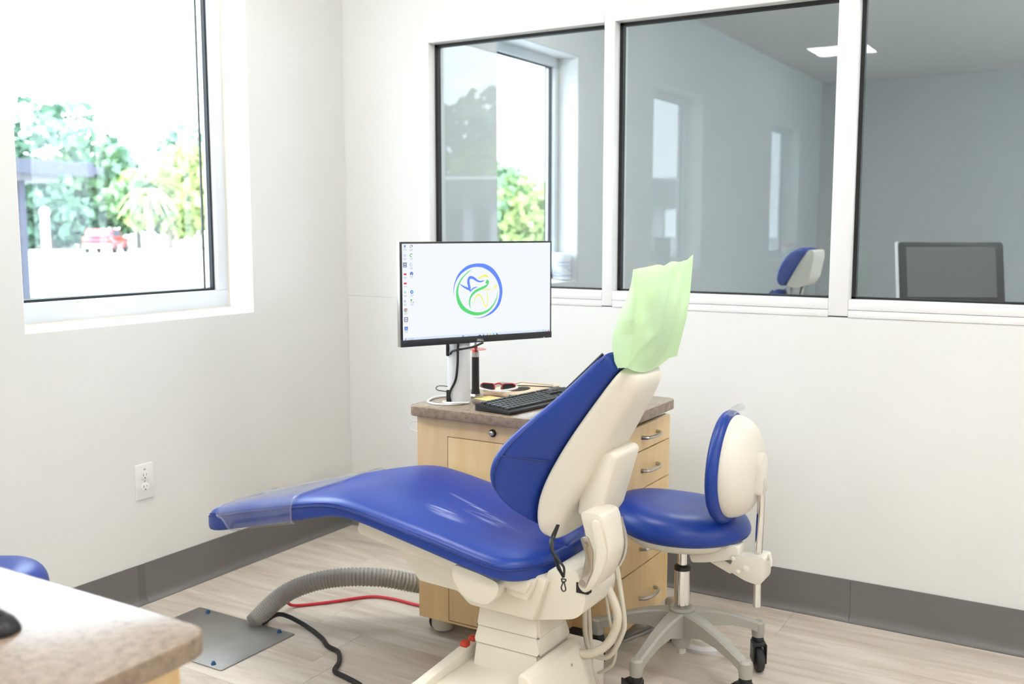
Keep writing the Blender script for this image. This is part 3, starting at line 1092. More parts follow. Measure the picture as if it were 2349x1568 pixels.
# black lanyard with a clip hanging between seat and backrest
ly = thing('lanyard', (1.86, -1.405, 0.50), 'thin black lanyard with clip hanging behind the dental chair seat', 'lanyard')
mk('strap', tube([(1.822, -1.33, 0.625), (1.838, -1.395, 0.60), (1.856, -1.405, 0.566), (1.868, -1.405, 0.545), (1.880, -1.405, 0.521)], 0.0032, 6, 5, flat=0.5), black_m, ly)
mk('strap', tube([(1.826, -1.33, 0.625), (1.846, -1.40, 0.59), (1.872, -1.408, 0.560), (1.884, -1.408, 0.545), (1.883, -1.408, 0.521)], 0.0032, 6, 5, flat=0.5), black_m, ly)
mk('strap', tube([(1.856, -1.407, 0.570), (1.864, -1.409, 0.545), (1.874, -1.408, 0.53), (1.881, -1.407, 0.519)], 0.0028, 6, 5, flat=0.5), black_m, ly)
mk('clip', merge(tube([(1.876, -1.407, 0.516), (1.889, -1.407, 0.516), (1.884, -1.407, 0.508), (1.879, -1.407, 0.508), (1.876, -1.407, 0.516)], 0.0018, 6, 3),
                 tube([(1.882, -1.407, 0.510), (1.878, -1.407, 0.500), (1.876, -1.407, 0.492), (1.881, -1.407, 0.485), (1.888, -1.407, 0.489), (1.887, -1.407, 0.498), (1.883, -1.407, 0.510)], 0.0018, 6, 4)), black_m, ly)

# beige tubing behind the chair
hz = [('thick beige vacuum tube looping down behind the dental chair', 0.0125, [(1.87, -1.15, 0.43), (1.905, -1.15, 0.364), (1.910, -1.15, 0.316), (1.884, -1.15, 0.255), (1.832, -1.15, 0.214), (1.784, -1.15, 0.210), (1.757, -1.15, 0.232)]),
      ('long beige tube running from the chair recliner down to the floor loop', 0.0075, [(1.880, -1.10, 0.625), (1.884, -1.12, 0.522), (1.900, -1.12, 0.426), (1.915, -1.115, 0.317), (1.905, -1.11, 0.266), (1.864, -1.10, 0.195), (1.815, -1.10, 0.189), (1.790, -1.10, 0.24), (1.786, -1.10, 0.38)]),
      ('beige tube hanging straight down close behind the chair pedestal', 0.0065, [(1.792, -1.095, 0.38), (1.798, -1.085, 0.222), (1.796, -1.07, 0.13), (1.80, -1.03, 0.06)]),
      ('thinnest beige tube making the widest loop behind the chair', 0.0045, [(1.84, -1.08, 0.37), (1.857, -1.08, 0.28), (1.872, -1.075, 0.219), (1.858, -1.06, 0.156), (1.82, -1.05, 0.12), (1.79, -1.03, 0.10)])]
for lb, r, p in hz:
    h_ = mk('tube', tube(p, r, 10, 7), beige_m, None, org=p[-1])
    tag(h_, lb, 'tube', 'tubes behind the dental chair')

# ------------------------------------------------------------------ MOBILE CABINET
cb = thing('drawer_cabinet', (1.35, -0.60, 0), 'maple mobile drawer cabinet with a locked door behind the dental chair', 'cabinet')
FYc = -0.868
mk('body', merge(box((1.036, FYc + 0.004, 0.06), (1.53, -0.33, 0.7618), 0.002), box((1.42, -0.68, 0.06), (1.684, -0.285, 0.735), 0.002)), maple_m, cb)
# front panel around the door
mk('front_panel', merge(box((1.036, FYc, 0.06), (1.158, FYc + 0.012, 0.762)), box((1.158, FYc, 0.699), (1.53, FYc + 0.012, 0.762)), box((1.158, FYc, 0.06), (1.53, FYc + 0.012, 0.0665))), maple_m, cb, smooth=False)
mk('door_gap', box((1.156, FYc + 0.003, 0.065), (1.53, FYc + 0.0125, 0.701)), edge_m, cb, smooth=False)
dr = mk('door', box((1.1605, FYc - 0.0005, 0.0695), (1.5285, FYc + 0.011, 0.6965), 0.0008), maple_m, cb)
mk('side_seam', box((1.0352, FYc + 0.004, 0.06), (1.0362, FYc + 0.0065, 0.762)), edge_m, cb, smooth=False)
lk = mk('lock', lathe([(0.0001, 0), (0.0125, 0), (0.0125, 0.004), (0.0105, 0.006), (0.0001, 0.006)], (1.336, FYc, 0.729), 18, (0, -1, 0)), black_m, cb)
mk('lock_barrel', lathe([(0.0001, 0), (0.0085, 0), (0.008, 0.006), (0.0045, 0.008), (0.004, 0.004), (0.0001, 0.004)], (1.336, FYc - 0.006, 0.729), 18, (0, -1, 0)), nickel_m, lk)
# drawers on the side facing +x, near corner rounded
DZ = [0.735, 0.648, 0.517, 0.383, 0.252, 0.062]
for i in range(5):
    zt, zb = DZ[i] - 0.002, DZ[i + 1] + 0.002
    out = round_poly([(1.684, -0.283), (1.703, -0.283), (1.703, -0.682), (1.645, -0.682), (1.645, -0.668), (1.684, -0.668)], [0, 0.001, 0.028, 0, 0, 0.012], 5)
    d = mk('drawer', prism(out, 2, zb, zt, 0.0006, 1), maple_m, cb)
    zc = (0.692, 0.580, 0.448, 0.312, 0.141)[i]
    hp = []
    for k in range(9):
        a = math.pi * k / 8
        hp.append((1.703 + 0.030 * math.sin(a) ** 0.7, -0.463 - 0.062 * math.cos(a), zc))
    mk('handle', tube(hp, 0.0052, 8, 3, rfun=lambda i, n: 0.0048 + 0.0028 * abs(2 * i / (n - 1) - 1) ** 2), nickel_m, d)
mk('drawer_gaps', box((1.645, -0.679, 0.064), (1.690, -0.287, 0.733)), edge_m, cb, smooth=False)
for (x, y) in ((1.095, -0.81), (1.46, -0.78), (1.62, -0.60), (1.62, -0.34), (1.09, -0.38)):
    c_ = mk('caster_hood', lathe([(0.0001, 0.062), (0.040, 0.062), (0.040, 0.020), (0.034, 0.010), (0.022, 0.008), (0.0001, 0.008)], (x, y, 0), 18), beige_m, cb)
    mk('wheel', lathe([(0.0001, -0.012), (0.022, -0.012), (0.025, -0.008), (0.025, 0.008), (0.022, 0.012), (0.0001, 0.012)], (x - 0.03, y, 0.025), 16, (0, 1, 0)), rubber_m, c_)
mk('side_wire', tube([(1.036, -0.861, 0.736), (1.014, -0.872, 0.735), (1.005, -0.875, 0.722), (1.014, -0.87, 0.707), (1.036, -0.861, 0.700)], 0.0018, 6), white_m, cb)
mk('side_screw', box((1.0345, -0.80, 0.655), (1.0365, -0.79, 0.662)), edge_m, cb, smooth=False)

wt = mk('worktop', prism(round_poly([(1.018, -0.905), (1.56, -0.905), (1.738, -0.72), (1.738, -0.305), (1.018, -0.305)], [0.045, 0.04, 0.04, 0.045, 0.02], 6), 2, 0.762, 0.795, 0.0085, 3), counter_m, None, org=(1.35, -0.6, 0.762))
tag(wt, 'speckled brown solid-surface worktop under the monitor and keyboard', 'worktop')
CT = 0.7952

# monitor on a white post
PX, PY = 1.134, -0.763
mo = thing('monitor', (PX, PY, CT), 'wide black-framed monitor on a white post, lit screen with a tooth logo', 'monitor')
post = [(PX + 0.0375 * math.cos(2 * math.pi * k / 28) * 1.05, PY + 0.0375 * math.sin(2 * math.pi * k / 28)) for k in range(28)]
ps_ = mk('post', prism(post, 2, CT, 1.06, 0.002), post_m, mo)
for zz in (CT + 0.004, 0.955):
    mk('cable_slot', box((PX - 0.026, PY - 0.0395, zz), (PX - 0.014, PY - 0.02, zz + 0.041), 0.003), slot_m, ps_)
MC = Vector((1.203, -0.739, 1.169))
TH_M = 1.0866
dv = Vector((math.cos(TH_M), math.sin(TH_M), 0))
nv = Vector((math.sin(TH_M), -math.cos(TH_M), 0))
MM = Matrix((dv, -nv, Vector((0, 0, 1)))).transposed().to_4x4()
MM.translation = MC          # local: x along screen, y away from viewer, z up; screen face at y=0
HWm, HHm = 0.2875, 0.168
cas = mk('casing', merge(xf(box((-HWm, 0.0006, -HHm), (HWm, 0.022, HHm), 0.002), MM), xf(box((-0.19, 0.02, -0.12), (0.19, 0.045, 0.10), 0.012), MM)), black_m, mo)
mk('chin', xf(box((-HWm, -0.0012, -HHm), (HWm, 0.004, -0.1455), 0.001), MM), mat('dark_grey_bezel', (0.022, 0.022, 0.024), 0.45, noise_amt=0.08), cas)
mk('side_trim', xf(box((-HWm - 0.0015, 0.004, -HHm), (-HWm + 0.001, 0.024, HHm), 0.0005), MM), nickel_m, cas)
mk('bracket', merge(xf(box((-0.05, 0.04, -0.05), (0.05, 0.065, 0.05), 0.004), MM), box((PX - 0.02, PY - 0.03, 1.03), (PX + 0.03, PY + 0.03, 1.15), 0.006)), post_m, mo)
scr_m = emis('screen_glow', (0.90, 0.935, 1.0), 1.02)
scr = mk('screen', xf(box((-0.2808, -0.0003, -0.1475), (0.2808, 0.001, 0.162)), MM), scr_m, mo, smooth=False)


def scr_pt(u, v, d=0.0006):
    return MM @ Vector((u / 1000.0, -d, v / 1000.0))


def ribbon(left, right, d=0.0006):
    bm = bmesh.new()
    L_ = [bm.verts.new(scr_pt(u.x, u.y, d)) for u in left]
    R_ = [bm.verts.new(scr_pt(u.x, u.y, d)) for u in right]
    for i in range(len(L_) - 1):
        try:
            bm.faces.new((L_[i], L_[i + 1], R_[i + 1], R_[i]))
        except ValueError:
            pass
    return bm


def stroke(pts, ws, d=0.0006, sd=6):
    P = catmull([(p[0], p[1], 0) for p in pts], sd)
    n = len(P)
    l, r = [], []
    for i, p in enumerate(P):
        t = (P[min(i + 1, n - 1)] - P[max(i - 1, 0)]).normalized()
        nn = Vector((-t.y, t.x, 0))
        f = i / (n - 1) * (len(ws) - 1)
        k = min(int(f), len(ws) - 2)
        w = ws[k] * (1 - (f - k)) + ws[k + 1] * (f - k)
        l.append(p + nn * w / 2)
        r.append(p - nn * w / 2)
    return ribbon(l, r, d)


def cres(a, b, d=0.0006):
    return ribbon(catmull([(p[0], p[1], 0) for p in a], 5), catmull([(p[0], p[1], 0) for p in b], 5), d)


def poly_s(pts, d=0.0006):
    bm = bmesh.new()
    bm.faces.new([bm.verts.new(scr_pt(u, v, d)) for u, v in pts])
    return bm


def rect_s(u, v, w, h, d=0.0006):
    return poly_s([(u - w / 2, v - h / 2), (u + w / 2, v - h / 2), (u + w / 2, v + h / 2), (u - w / 2, v + h / 2)], d)


def disc_s(u, v, r, d=0.0006, n=14):
    return poly_s([(u + r * math.cos(2 * math.pi * k / n), v + r * math.sin(2 * math.pi * k / n)) for k in range(n)], d)


def arc_s(u, v, r, w, a0, a1, d=0.0007):
    return stroke([(u + r * math.cos(R(a0 + (a1 - a0) * k / 8)), v + r * math.sin(R(a0 + (a1 - a0) * k / 8))) for k in range(9)], [w, w], d, 1)


lblue = emis('logo_blue', srgb(107, 145, 252), 1.0)
lgreen = emis('logo_green', srgb(98, 222, 126), 1.0)
lyel = emis('logo_yellow', srgb(246, 247, 124), 1.0)
blue_out = [(-95.9, -10.2), (-98.1, 7.7), (-93.2, 34.9), (-77.6, 64.5), (-49.4, 86.5), (-21.2, 94.2), (2.5, 95.1), (26.4, 91.2), (55.3, 74.0), (77.9, 42.7), (87.6, 10.1), (86.0, -19.4), (74.5, -48.6), (50.1, -71.5), (17.8, -84.1), (-6.2, -86.5), (-25.2, -83.9)]
blue_in = [(-95.9, -10.2), (-96.2, 7.6), (-89.4, 34.7), (-71.4, 59.6), (-46.4, 76.1), (-24.4, 82.8), (-5.4, 83.6), (13.6, 80.4), (39.2, 67.4), (61.7, 44.5), (74.6, 16.1), (76.5, -9.2), (68.0, -38.5), (50.1, -61.7), (22.6, -78.7), (0.2, -84.7), (-25.2, -83.9)]
green_out = [(-24.4, 76.4), (-43.3, 69.2), (-68.4, 47.9), (-84.1, 22.3), (-88.5, 0.5), (-84.4, -28.5), (-69.0, -53.9), (-44.1, -69.5), (-12.5, -77.6), (17.8, -72.9), (42.0, -59.9), (59.9, -38.2), (68.0, -18.8), (70.0, 9.2)]
green_in = [(-24.4, 76.4), (-40.2, 67.8), (-60.6, 50.4), (-76.3, 26.2), (-80.3, 0.2), (-73.5, -23.4), (-58.1, -46.0), (-34.6, -60.9), (-7.7, -67.3), (17.9, -64.5), (38.8, -54.2), (56.6, -35.2), (66.4, -14.5), (70.0, 9.2)]
mk('logo_blue', merge(cres(blue_out, blue_in),
                      stroke([(-75.5, 30.2), (-65.4, 23.0), (-49.9, 14.9), (-34.8, 9.5)], [1, 4, 7, 9]),
                      stroke([(-35.0, 0.5), (-38.2, 15.4), (-41.9, 30.7), (-41.5, 43.0), (-35.6, 49.3), (-27.7, 49.0), (-18.3, 44.6), (-8.8, 38.0), (2.3, 34.9), (11.9, 36.3), (18.2, 39.8)], [1, 9, 9, 9, 9.5, 9, 8, 6.5, 5, 4, 0.8]),
                      stroke([(-35.5, 3.5), (-27.9, 10.5), (-18.4, 15.2), (-6.5, 17.6)], [3, 4.5, 4, 0.8])), lblue, scr, smooth=False)
mk('logo_green', merge(cres(green_out, green_in),
                       stroke([(35.8, 33.6), (31.8, 25.8), (23.0, 18.6), (7.0, 12.3), (-8.9, 6.5), (-23.2, -2.5), (-33.3, -14.4), (-37.6, -28.4), (-37.4, -42.3), (-33.8, -54.7)], [0.8, 4.5, 7.5, 8.5, 8.5, 7.5, 6, 5, 4, 0.6]),
                       poly_s([(22.2, 30.2), (24.5, 35.5), (27.8, 41.2), (31.5, 40), (36.7, 35.4), (35.0, 31.2), (29.4, 27.2), (25.5, 27.4)])), lgreen, scr, smooth=False)
mk('logo_yellow', merge(stroke([(-5.6, 43.2), (5.5, 50.3), (18.3, 54.0), (27.9, 52.5), (33.5, 46.2)], [3, 6, 8, 8, 1.5]),
                        stroke([(-26.6, -43.1), (-20.2, -26.7), (-12.2, -13.2), (-3.5, -8.6), (5.3, -14.5), (12.5, -28.0), (17.5, -42.1), (23.5, -49.5), (29.2, -42.6), (30.8, -24.5), (28.5, -7.6), (29.4, 11.9)], [0.6, 3, 5, 6, 5, 4.2, 4, 4, 4, 3.4, 3, 2]),
                        stroke([(5.3, 4.3), (16.5, 7.2), (29.4, 11.5)], [0.6, 2.5, 3.5]), stroke([(29.3, 6.3), (40.6, 8.1), (52.7, 11.2)], [4, 2.6, 2]),
                        poly_s([(51.1, 18.2), (68.9, 22.6), (58.6, 13.6)]), poly_s([(68.9, 22.6), (64.0, 12.2), (53.5, 2.8), (58.6, 13.6)]),
                        stroke([(-12.8, 25.0), (-8.1, 26.9), (-1.7, 24.0)], [1.6, 2, 1]), stroke([(1.5, 25.6), (7.0, 26.8), (11.8, 26.0)], [1, 1.8, 1])), lyel, scr, smooth=False)
mk('taskbar', rect_s(0, -142.6, 561.0, 9.6, 0.0005), emis('taskbar_blue', srgb(222, 235, 252), 1.0), scr, smooth=False)
EM = {n: emis('icon_' + n, srgb(*c), 1.0) for n, c in dict(blue=(70, 130, 225), navy=(38, 62, 120), red=(226, 66, 88), green=(86, 190, 84), pale=(205, 222, 246), grey=(172, 178, 196), gold=(240, 196, 70), teal=(60, 190, 215), dark=(60, 66, 84), olive=(168, 160, 110)).items()}


def icon(bms, m):
    mk('icon', merge(*bms), EM[m], scr, smooth=False)


LEFT = [(-271.4, 152.7), (-271.8, 125.3), (-271.7, 96.2), (-271.3, 65.7), (-271.0, 36.5), (-272.1, 8.2), (-273.3, -20.2), (-270.4, -49.2), (-270.0, -78.7), (-269.9, -107.8)]
RIGHT = [(-249.5, 153.7), (-249.3, 125.7), (-249.4, 95.8), (-248.8, 67.5), (-248.5, 8.6), (-248.4, -20.0)]
icon([rect_s(-271.4, 155, 6, 5), rect_s(-271.4, 149.5, 7, 1.6)], 'blue')
icon([rect_s(-271.8, 125.3, 9, 9)], 'pale')
icon([rect_s(-271.7, 102.2, 13, 1.8), rect_s(-271.7, 89.6, 13, 1.8), rect_s(-277.4, 96, 1.8, 12), rect_s(-266, 96, 1.8, 12), rect_s(-271.7, 98.5, 8, 2.6), rect_s(-271.7, 93.6, 8, 2.6)], 'navy')
icon([rect_s(-271.3, 65.7, 10, 5.6)], 'red')
icon([rect_s(-271.0, 36.5, 10, 5.6)], 'red')
icon([rect_s(-272.1, 10.6, 5.4, 1.4), rect_s(-272.1, 5.8, 5.4, 1.4), rect_s(-274.3, 8.2, 1.4, 5), rect_s(-270, 8.2, 1.4, 5)], 'green')
icon([rect_s(-273.3, -17.6, 6, 1.3), rect_s(-273.3, -22.6, 6, 1.3), rect_s(-275.6, -20.2, 1.3, 5), rect_s(-271, -20.2, 1.3, 5)], 'blue')
icon([arc_s(-270.4, -49.2, 5.2, 2.8, 20, 160)], 'red')
icon([arc_s(-270.4, -49.2, 5.2, 2.8, 160, 275)], 'green')
icon([arc_s(-270.4, -49.2, 5.2, 2.8, -85, 20)], 'gold')
icon([disc_s(-270.4, -49.2, 2.6, 0.0007)], 'blue')
icon([rect_s(-270.0, -72.8, 13, 2), rect_s(-270.0, -84.6, 13, 2), rect_s(-275.6, -78.7, 2, 12), rect_s(-264.4, -78.7, 2, 12), rect_s(-270, -78.7, 7, 2)], 'navy')
icon([rect_s(-269.9, -107.8, 12, 12)], 'blue')
icon([stroke([(-273.5, -112), (-270, -103.5), (-266.5, -112)], [1.6, 1.6], 0.0008, 1), rect_s(-270, -109.5, 5, 1.3, 0.0008)], 'pale')
icon([arc_s(-249.5, 153.7, 4, 2, 90, 300)], 'olive')
icon([arc_s(-249.5, 153.7, 4, 2.4, -20, 70)], 'dark')
icon([arc_s(-249.3, 125.7, 4.6, 2.4, 30, 300)], 'green')
icon([arc_s(-249.4, 95.8, 4.4, 2.6, 60, 400)], 'pale')
icon([arc_s(-249.4, 95.8, 4.4, 2.0, 100, 260)], 'teal')
icon([arc_s(-248.8, 67.5, 4.6, 2.8, -30, 210)], 'blue')
icon([disc_s(-248.8, 67.5, 2.2), rect_s(-252, 64, 3, 4), rect_s(-245.5, 64, 3, 4)], 'navy')
icon([arc_s(-248.5, 8.6, 4, 3.6, 60, 330)], 'blue')
icon([arc_s(-248.5, 8.6, 4, 3.2, -30, 60, 0.0008)], 'teal')
icon([rect_s(-250.8, -17, 5.5, 5)], 'green')
icon([disc_s(-250.8, -23.2, 1.5), rect_s(-243.6, -24, 3, 2.4)], 'navy')
txt = []
for (u, v) in LEFT + RIGHT:
    n = 1 if (u, v) in (LEFT[0], LEFT[2], LEFT[4], LEFT[8]) else 2
    for q in range(n):
        txt.append(rect_s(u + 0.3, v - 10.0 - q * 3.6, 13.5 - 3.5 * (q % 2) - (abs(u * 7) % 2), 1.3))
txt += [rect_s(-252, -140.6, 22, 1.2), rect_s(-253.5, -144.2, 20, 1.2), rect_s(-40, -143.9, 12, 1.2), rect_s(254, -141.2, 11, 1.1), rect_s(254, -144.6, 11, 1.1), rect_s(236, -143, 3, 2), rect_s(229, -143.3, 3, 2)]
for b_ in txt:
    mk('caption', b_, EM['grey'], scr, smooth=False)
icon([rect_s(-65.2, -142.2, 2.6, 2.6), rect_s(-62, -142.2, 2.6, 2.6), rect_s(-65.2, -145.4, 2.6, 2.6), rect_s(-62, -145.4, 2.6, 2.6)], 'blue')
icon([rect_s(-0.2, -145.2, 10, 2.2), disc_s(0.5, -143.8, 2)], 'navy')
icon([rect_s(14.8, -145, 4, 3.6), rect_s(13, -142.4, 2, 2)], 'dark')
icon([rect_s(28.9, -143.9, 2.6, 5)], 'blue')
icon([rect_s(41.0, -143.8, 5, 4.4)], 'gold')
icon([disc_s(53.5, -143.7, 2.8)], 'teal')
icon([rect_s(66.6, -144.1, 5.4, 4.6)], 'navy')
icon([disc_s(263.9, -143.4, 1.5)], 'navy')
icon([disc_s(274.5, -144, 2.2)], 'red')
icon([rect_s(-273, -143.6, 4, 3)], 'blue')
icon([disc_s(-270.5, -140.5, 1.6, 0.0008)], 'red')


# maker's name on the chin: D E L L, the E tilted
def letter(cx, parts, rot=0.0):
    b = merge(*[box((cx + a[0], -0.0016, a[1]), (cx + a[2], -0.0009, a[3])) for a in parts])
    if rot:
        b = xf(b, Matrix.Translation((cx, 0, -0.1598)) @ Matrix.Rotation(rot, 4, 'Y') @ Matrix.Translation((-cx, 0, 0.1598)))
    return b


zl = -0.1598
hL, tk = 0.0036, 0.0011
Dd = [stroke([(0, 0), (1, 1)], [1, 1])]
Dd[0].free()
Dl = merge(box((-0.0098, -0.0016, zl - hL), (-0.0098 + tk, -0.0009, zl + hL)),
           prism([(-0.0098, zl + hL), (-0.0070, zl + hL), (-0.0048, zl + hL * 0.55), (-0.0042, zl), (-0.0048, zl - hL * 0.55), (-0.0070, zl - hL), (-0.0098, zl - hL), (-0.0098, zl - hL + tk), (-0.0073, zl - hL + tk), (-0.0058, zl - hL * 0.45), (-0.0054, zl), (-0.0058, zl + hL * 0.45), (-0.0073, zl + hL - tk), (-0.0098, zl + hL - tk)], 1, -0.0016, -0.0009))
El = letter(-0.0003, [(-0.0026, zl - hL, -0.0015, zl + hL), (-0.0026, zl + hL - tk, 0.0026, zl + hL), (-0.0026, zl - tk / 2, 0.0024, zl + tk / 2), (-0.0026, zl - hL, 0.0026, zl - hL + tk)], R(-32))
L1 = letter(0.0061, [(-0.0022, zl - hL, -0.0011, zl + hL), (-0.0022, zl - hL, 0.0022, zl - hL + tk)])
L2 = letter(0.0117, [(-0.0022, zl - hL, -0.0011, zl + hL), (-0.0022, zl - hL, 0.0022, zl - hL + tk)])
mk('maker_name', xf(merge(Dl, El, L1, L2), MM), white_m, cas, smooth=False)
mk('power_light', xf(box((0.2535, -0.0016, -0.1665), (0.2575, -0.0008, -0.1650)), MM), emis('power_led', (0.95, 0.97, 1), 1.2), cas, smooth=False)

# cables at the monitor post
c1 = mk('monitor_cable', tube([(1.163, -0.805, 1.03), (1.160, -0.806, 0.985), (1.158, -0.805, 0.935), (1.150, -0.805, 0.880), (1.130, -0.806, 0.842), (1.124, -0.806, 0.822), (1.127, -0.803, 0.80)], 0.0042, 8, 6), black_m, None, org=(1.127, -0.803, 0.80))
tag(c1, 'black cable hanging straight down the front of the monitor post', 'cable', 'cables on the cabinet')
c2 = mk('monitor_cable', tube([(1.250, -0.790, 1.008), (1.215, -0.803, 0.992), (1.170, -0.807, 0.982), (1.138, -0.806, 0.974), (1.129, -0.805, 0.964), (1.124, -0.803, 0.968)], 0.0036, 8, 6), black_m, None, org=(1.127, -0.80, 0.96))
tag(c2, 'black cable swinging sideways into the top slot of the monitor post', 'cable', 'cables on the cabinet')
lp = [(1.178, -0.768, 0), (1.165, -0.805, 0), (1.135, -0.838, 0), (1.095, -0.848, 0), (1.055, -0.832, 0), (1.036, -0.80, 0), (1.022, -0.755, 0), (1.030, -0.71, 0), (1.07, -0.695, 0), (1.095, -0.715, 0)]
c3 = mk('white_cable', merge(tube([(x, y, CT + 0.0035) for x, y, z in lp], 0.0034, 8, 6), tube([(1.178, -0.79, CT + 0.006), (1.150, -0.825, CT + 0.008), (1.115, -0.822, CT + 0.006), (1.10, -0.805, CT + 0.0045), (1.098, -0.785, CT + 0.0035)], 0.0034, 8, 6)), white_m, None, org=(1.1, -0.83, CT))
tag(c3, 'white cable looped round the foot of the monitor post', 'cable', 'cables on the cabinet')
c4 = mk('wire_loop', tube([(1.11, -0.735, 0.838), (1.06, -0.735, 0.840), (1.030, -0.735, 0.838), (1.022, -0.738, 0.831), (1.030, -0.742, 0.825), (1.06, -0.742, 0.823), (1.112, -0.742, 0.823)], 0.0018, 6, 6), black_m, None, org=(1.11, -0.70, 0.82))
tag(c4, 'small black wire loop sticking out left of the monitor post', 'wire')

# curing light: black handle standing in a dock, red shield
cl = thing('curing_light', (1.131, -0.656, CT), 'black pen-shaped curing light with a red shield beside the monitor post', 'curing light')
mk('dock', lathe([(0.0001, 0), (0.026, 0), (0.026, 0.008), (0.020, 0.014), (0.0001, 0.014)], (1.131, -0.656, CT), 20), nickel_m, cl)
mk('handle', lathe([(0.0001, 0.012), (0.0165, 0.012), (0.0135, 0.03), (0.0128, 0.135), (0.0128, 0.143), (0.0001, 0.143)], (1.131, -0.656, CT), 20), black_m, cl)
mk('collar', lathe([(0.0001, 0.143), (0.0128, 0.143), (0.0125, 0.160), (0.007, 0.166), (0.0045, 0.19), (0.004, 0.2), (0.0001, 0.2)], (1.131, -0.656, CT), 20), nickel_m, cl)
mk('shield', lathe([(0.006, 0.1665), (0.034, 0.1685), (0.034, 0.1705), (0.006, 0.1700)], (1.135, -0.656, CT), 28), redfilm_m, cl)
mk('tip', lathe([(0.0001, 0.172), (0.008, 0.172), (0.007, 0.182), (0.0001, 0.184)], (1.131, -0.656, CT), 14), redbtn_m, cl)

# yellow note pad
nt_ = mk('sticky_note', merge(*[xf(box((-0.038, -0.038, k * 0.0006), (0.038, 0.038, k * 0.0006 + 0.0006)), Matrix.Translation((1.188, -0.655, CT)) @ Matrix.Rotation(R(-14 + k * 0.6), 4, 'Z')) for k in range(3)]), note_m, None, smooth=False, org=(1.188, -0.655, CT))
tag(nt_, 'pale yellow sticky note beside the keyboard', 'sticky note')

# keyboard
KB = Matrix.Translation((1.368, -0.655, CT)) @ Matrix.Rotation(R(90 - 8), 4, 'Z')     # local x along keyboard, y to the back
KBT = KB @ Matrix.Rotation(R(5.0), 4, 'X')
kb = thing('keyboard', (1.368, -0.655, CT), 'black full-size keyboard lying on the brown worktop', 'keyboard')
mk('case', xf(prism([(-0.073, 0.0), (0.073, 0.0), (0.073, 0.024), (0.066, 0.0245), (-0.066, 0.0135), (-0.074, 0.011)], 0, -0.222, 0.222, 0.003), KB), black_m, kb)
key_cache = {}


def key(x0, x1, y0, y1):
    w, d = x1 - x0, y1 - y0
    kk = (round(w, 4), round(d, 4))
    if kk not in key_cache:
        g = 0.0012
        bm = loft([[(-w / 2 + g, -d / 2 + g, 0), (w / 2 - g, -d / 2 + g, 0), (w / 2 - g, d / 2 - g, 0), (-w / 2 + g, d / 2 - g, 0)],
                   [(-w / 2 + g * 1.9, -d / 2 + g * 1.6, 0.006), (w / 2 - g * 1.9, -d / 2 + g * 1.6, 0.006), (w / 2 - g * 1.9, d / 2 - g * 1.9, 0.006), (-w / 2 + g * 1.9, d / 2 - g * 1.9, 0.006)]])
        bmesh.ops.recalc_face_normals(bm, faces=bm.faces)
        me = bpy.data.meshes.new('key')
        bm.to_mesh(me)
        bm.free()
        me.materials.append(key_m)
        key_cache[kk] = me
    o = bpy.data.objects.new('key', key_cache[kk])
    COL.objects.link(o)
    o.parent = kb
    M2 = Matrix.Translation(-Vector((1.368, -0.655, CT))) @ KB @ Matrix.Translation(((x0 + x1) / 2, (y0 + y1) / 2, 0.0182 + (y0 + y1) / 2 * 0.083)) @ Matrix.Rotation(R(4.75), 4, 'X')
    o.matrix_local = M2


U = 0.0190
kx, ky = -0.214, -0.058
rowsk = [[1.25, 1.25, 1.25, 6.25, 1.25, 1.25, 1.25, 1.25], [2.25] + [1] * 10 + [2.75], [1.75] + [1] * 11 + [2.25], [1.5] + [1] * 12 + [1.5], [1] * 13 + [2]]
for r_, row in enumerate(rowsk):
    x = kx
    for w in row:
        key(x, x + w * U, ky + r_ * U, ky + (r_ + 1) * U)
        x += w * U
yf_ = ky + 5 * U + 0.004
x = kx
for i in range(13):
    key(x, x + U, yf_, yf_ + 0.015)
    x += U * (1.0 if i not in (0, 4, 8) else 1.5)
nx = kx + 15.3 * U
for i in range(3):
    key(nx + i * U, nx + (i + 1) * U, ky, ky + U)
    key(nx + i * U, nx + (i + 1) * U, ky + 3 * U, ky + 4 * U)
    key(nx + i * U, nx + (i + 1) * U, ky + 4 * U, ky + 5 * U)
    key(nx + i * U, nx + (i + 1) * U, yf_, yf_ + 0.015)
key(nx + U, nx + 2 * U, ky + U, ky + 2 * U)
nx += 3.3 * U
for i in range(4):
    for j in range(5):
        key(nx + i * U, nx + (i + 1) * U, ky + j * U, ky + (j + 1) * U)
kc = mk('keyboard_cable', tube([(1.29, -0.62, CT + 0.012), (1.22, -0.585, CT + 0.006), (1.17, -0.55, CT + 0.02), (1.155, -0.50, CT + 0.022), (1.19, -0.46, CT + 0.020), (1.28, -0.42, CT + 0.018), (1.40, -0.36, CT + 0.01)], 0.0022, 6, 6), black_m, None, org=(1.29, -0.6, CT))
tag(kc, 'thin black keyboard cable crossing the wooden tray', 'cable', 'cables on the cabinet')

# wooden tray with an oval well
tr = thing('wooden_tray', (1.18, -0.45, CT), 'pale maple tray with an oval well behind the sunglasses', 'tray')
tp = [(1.115, -0.325), (1.285, -0.325), (1.285, -0.59), (1.115, -0.59)]
mk('board', prism(round_poly(tp, 0.006, 2), 2, CT, CT + 0.012, 0.0015), board_m, tr)
ov = [(1.205 + 0.036 * math.cos(2 * math.pi * k / 24), -0.485 + 0.055 * math.sin(2 * math.pi * k / 24)) for k in range(24)]
mk('well', prism(ov, 2, CT + 0.0118, CT + 0.0126), slot_m, tr, smooth=False)
mk('rail', merge(box((1.13, -0.352, CT + 0.0118), (1.27, -0.344, CT + 0.0126)), box((1.13, -0.45, CT + 0.0118), (1.138, -0.344, CT + 0.0126))), edge_m, tr, smooth=False)

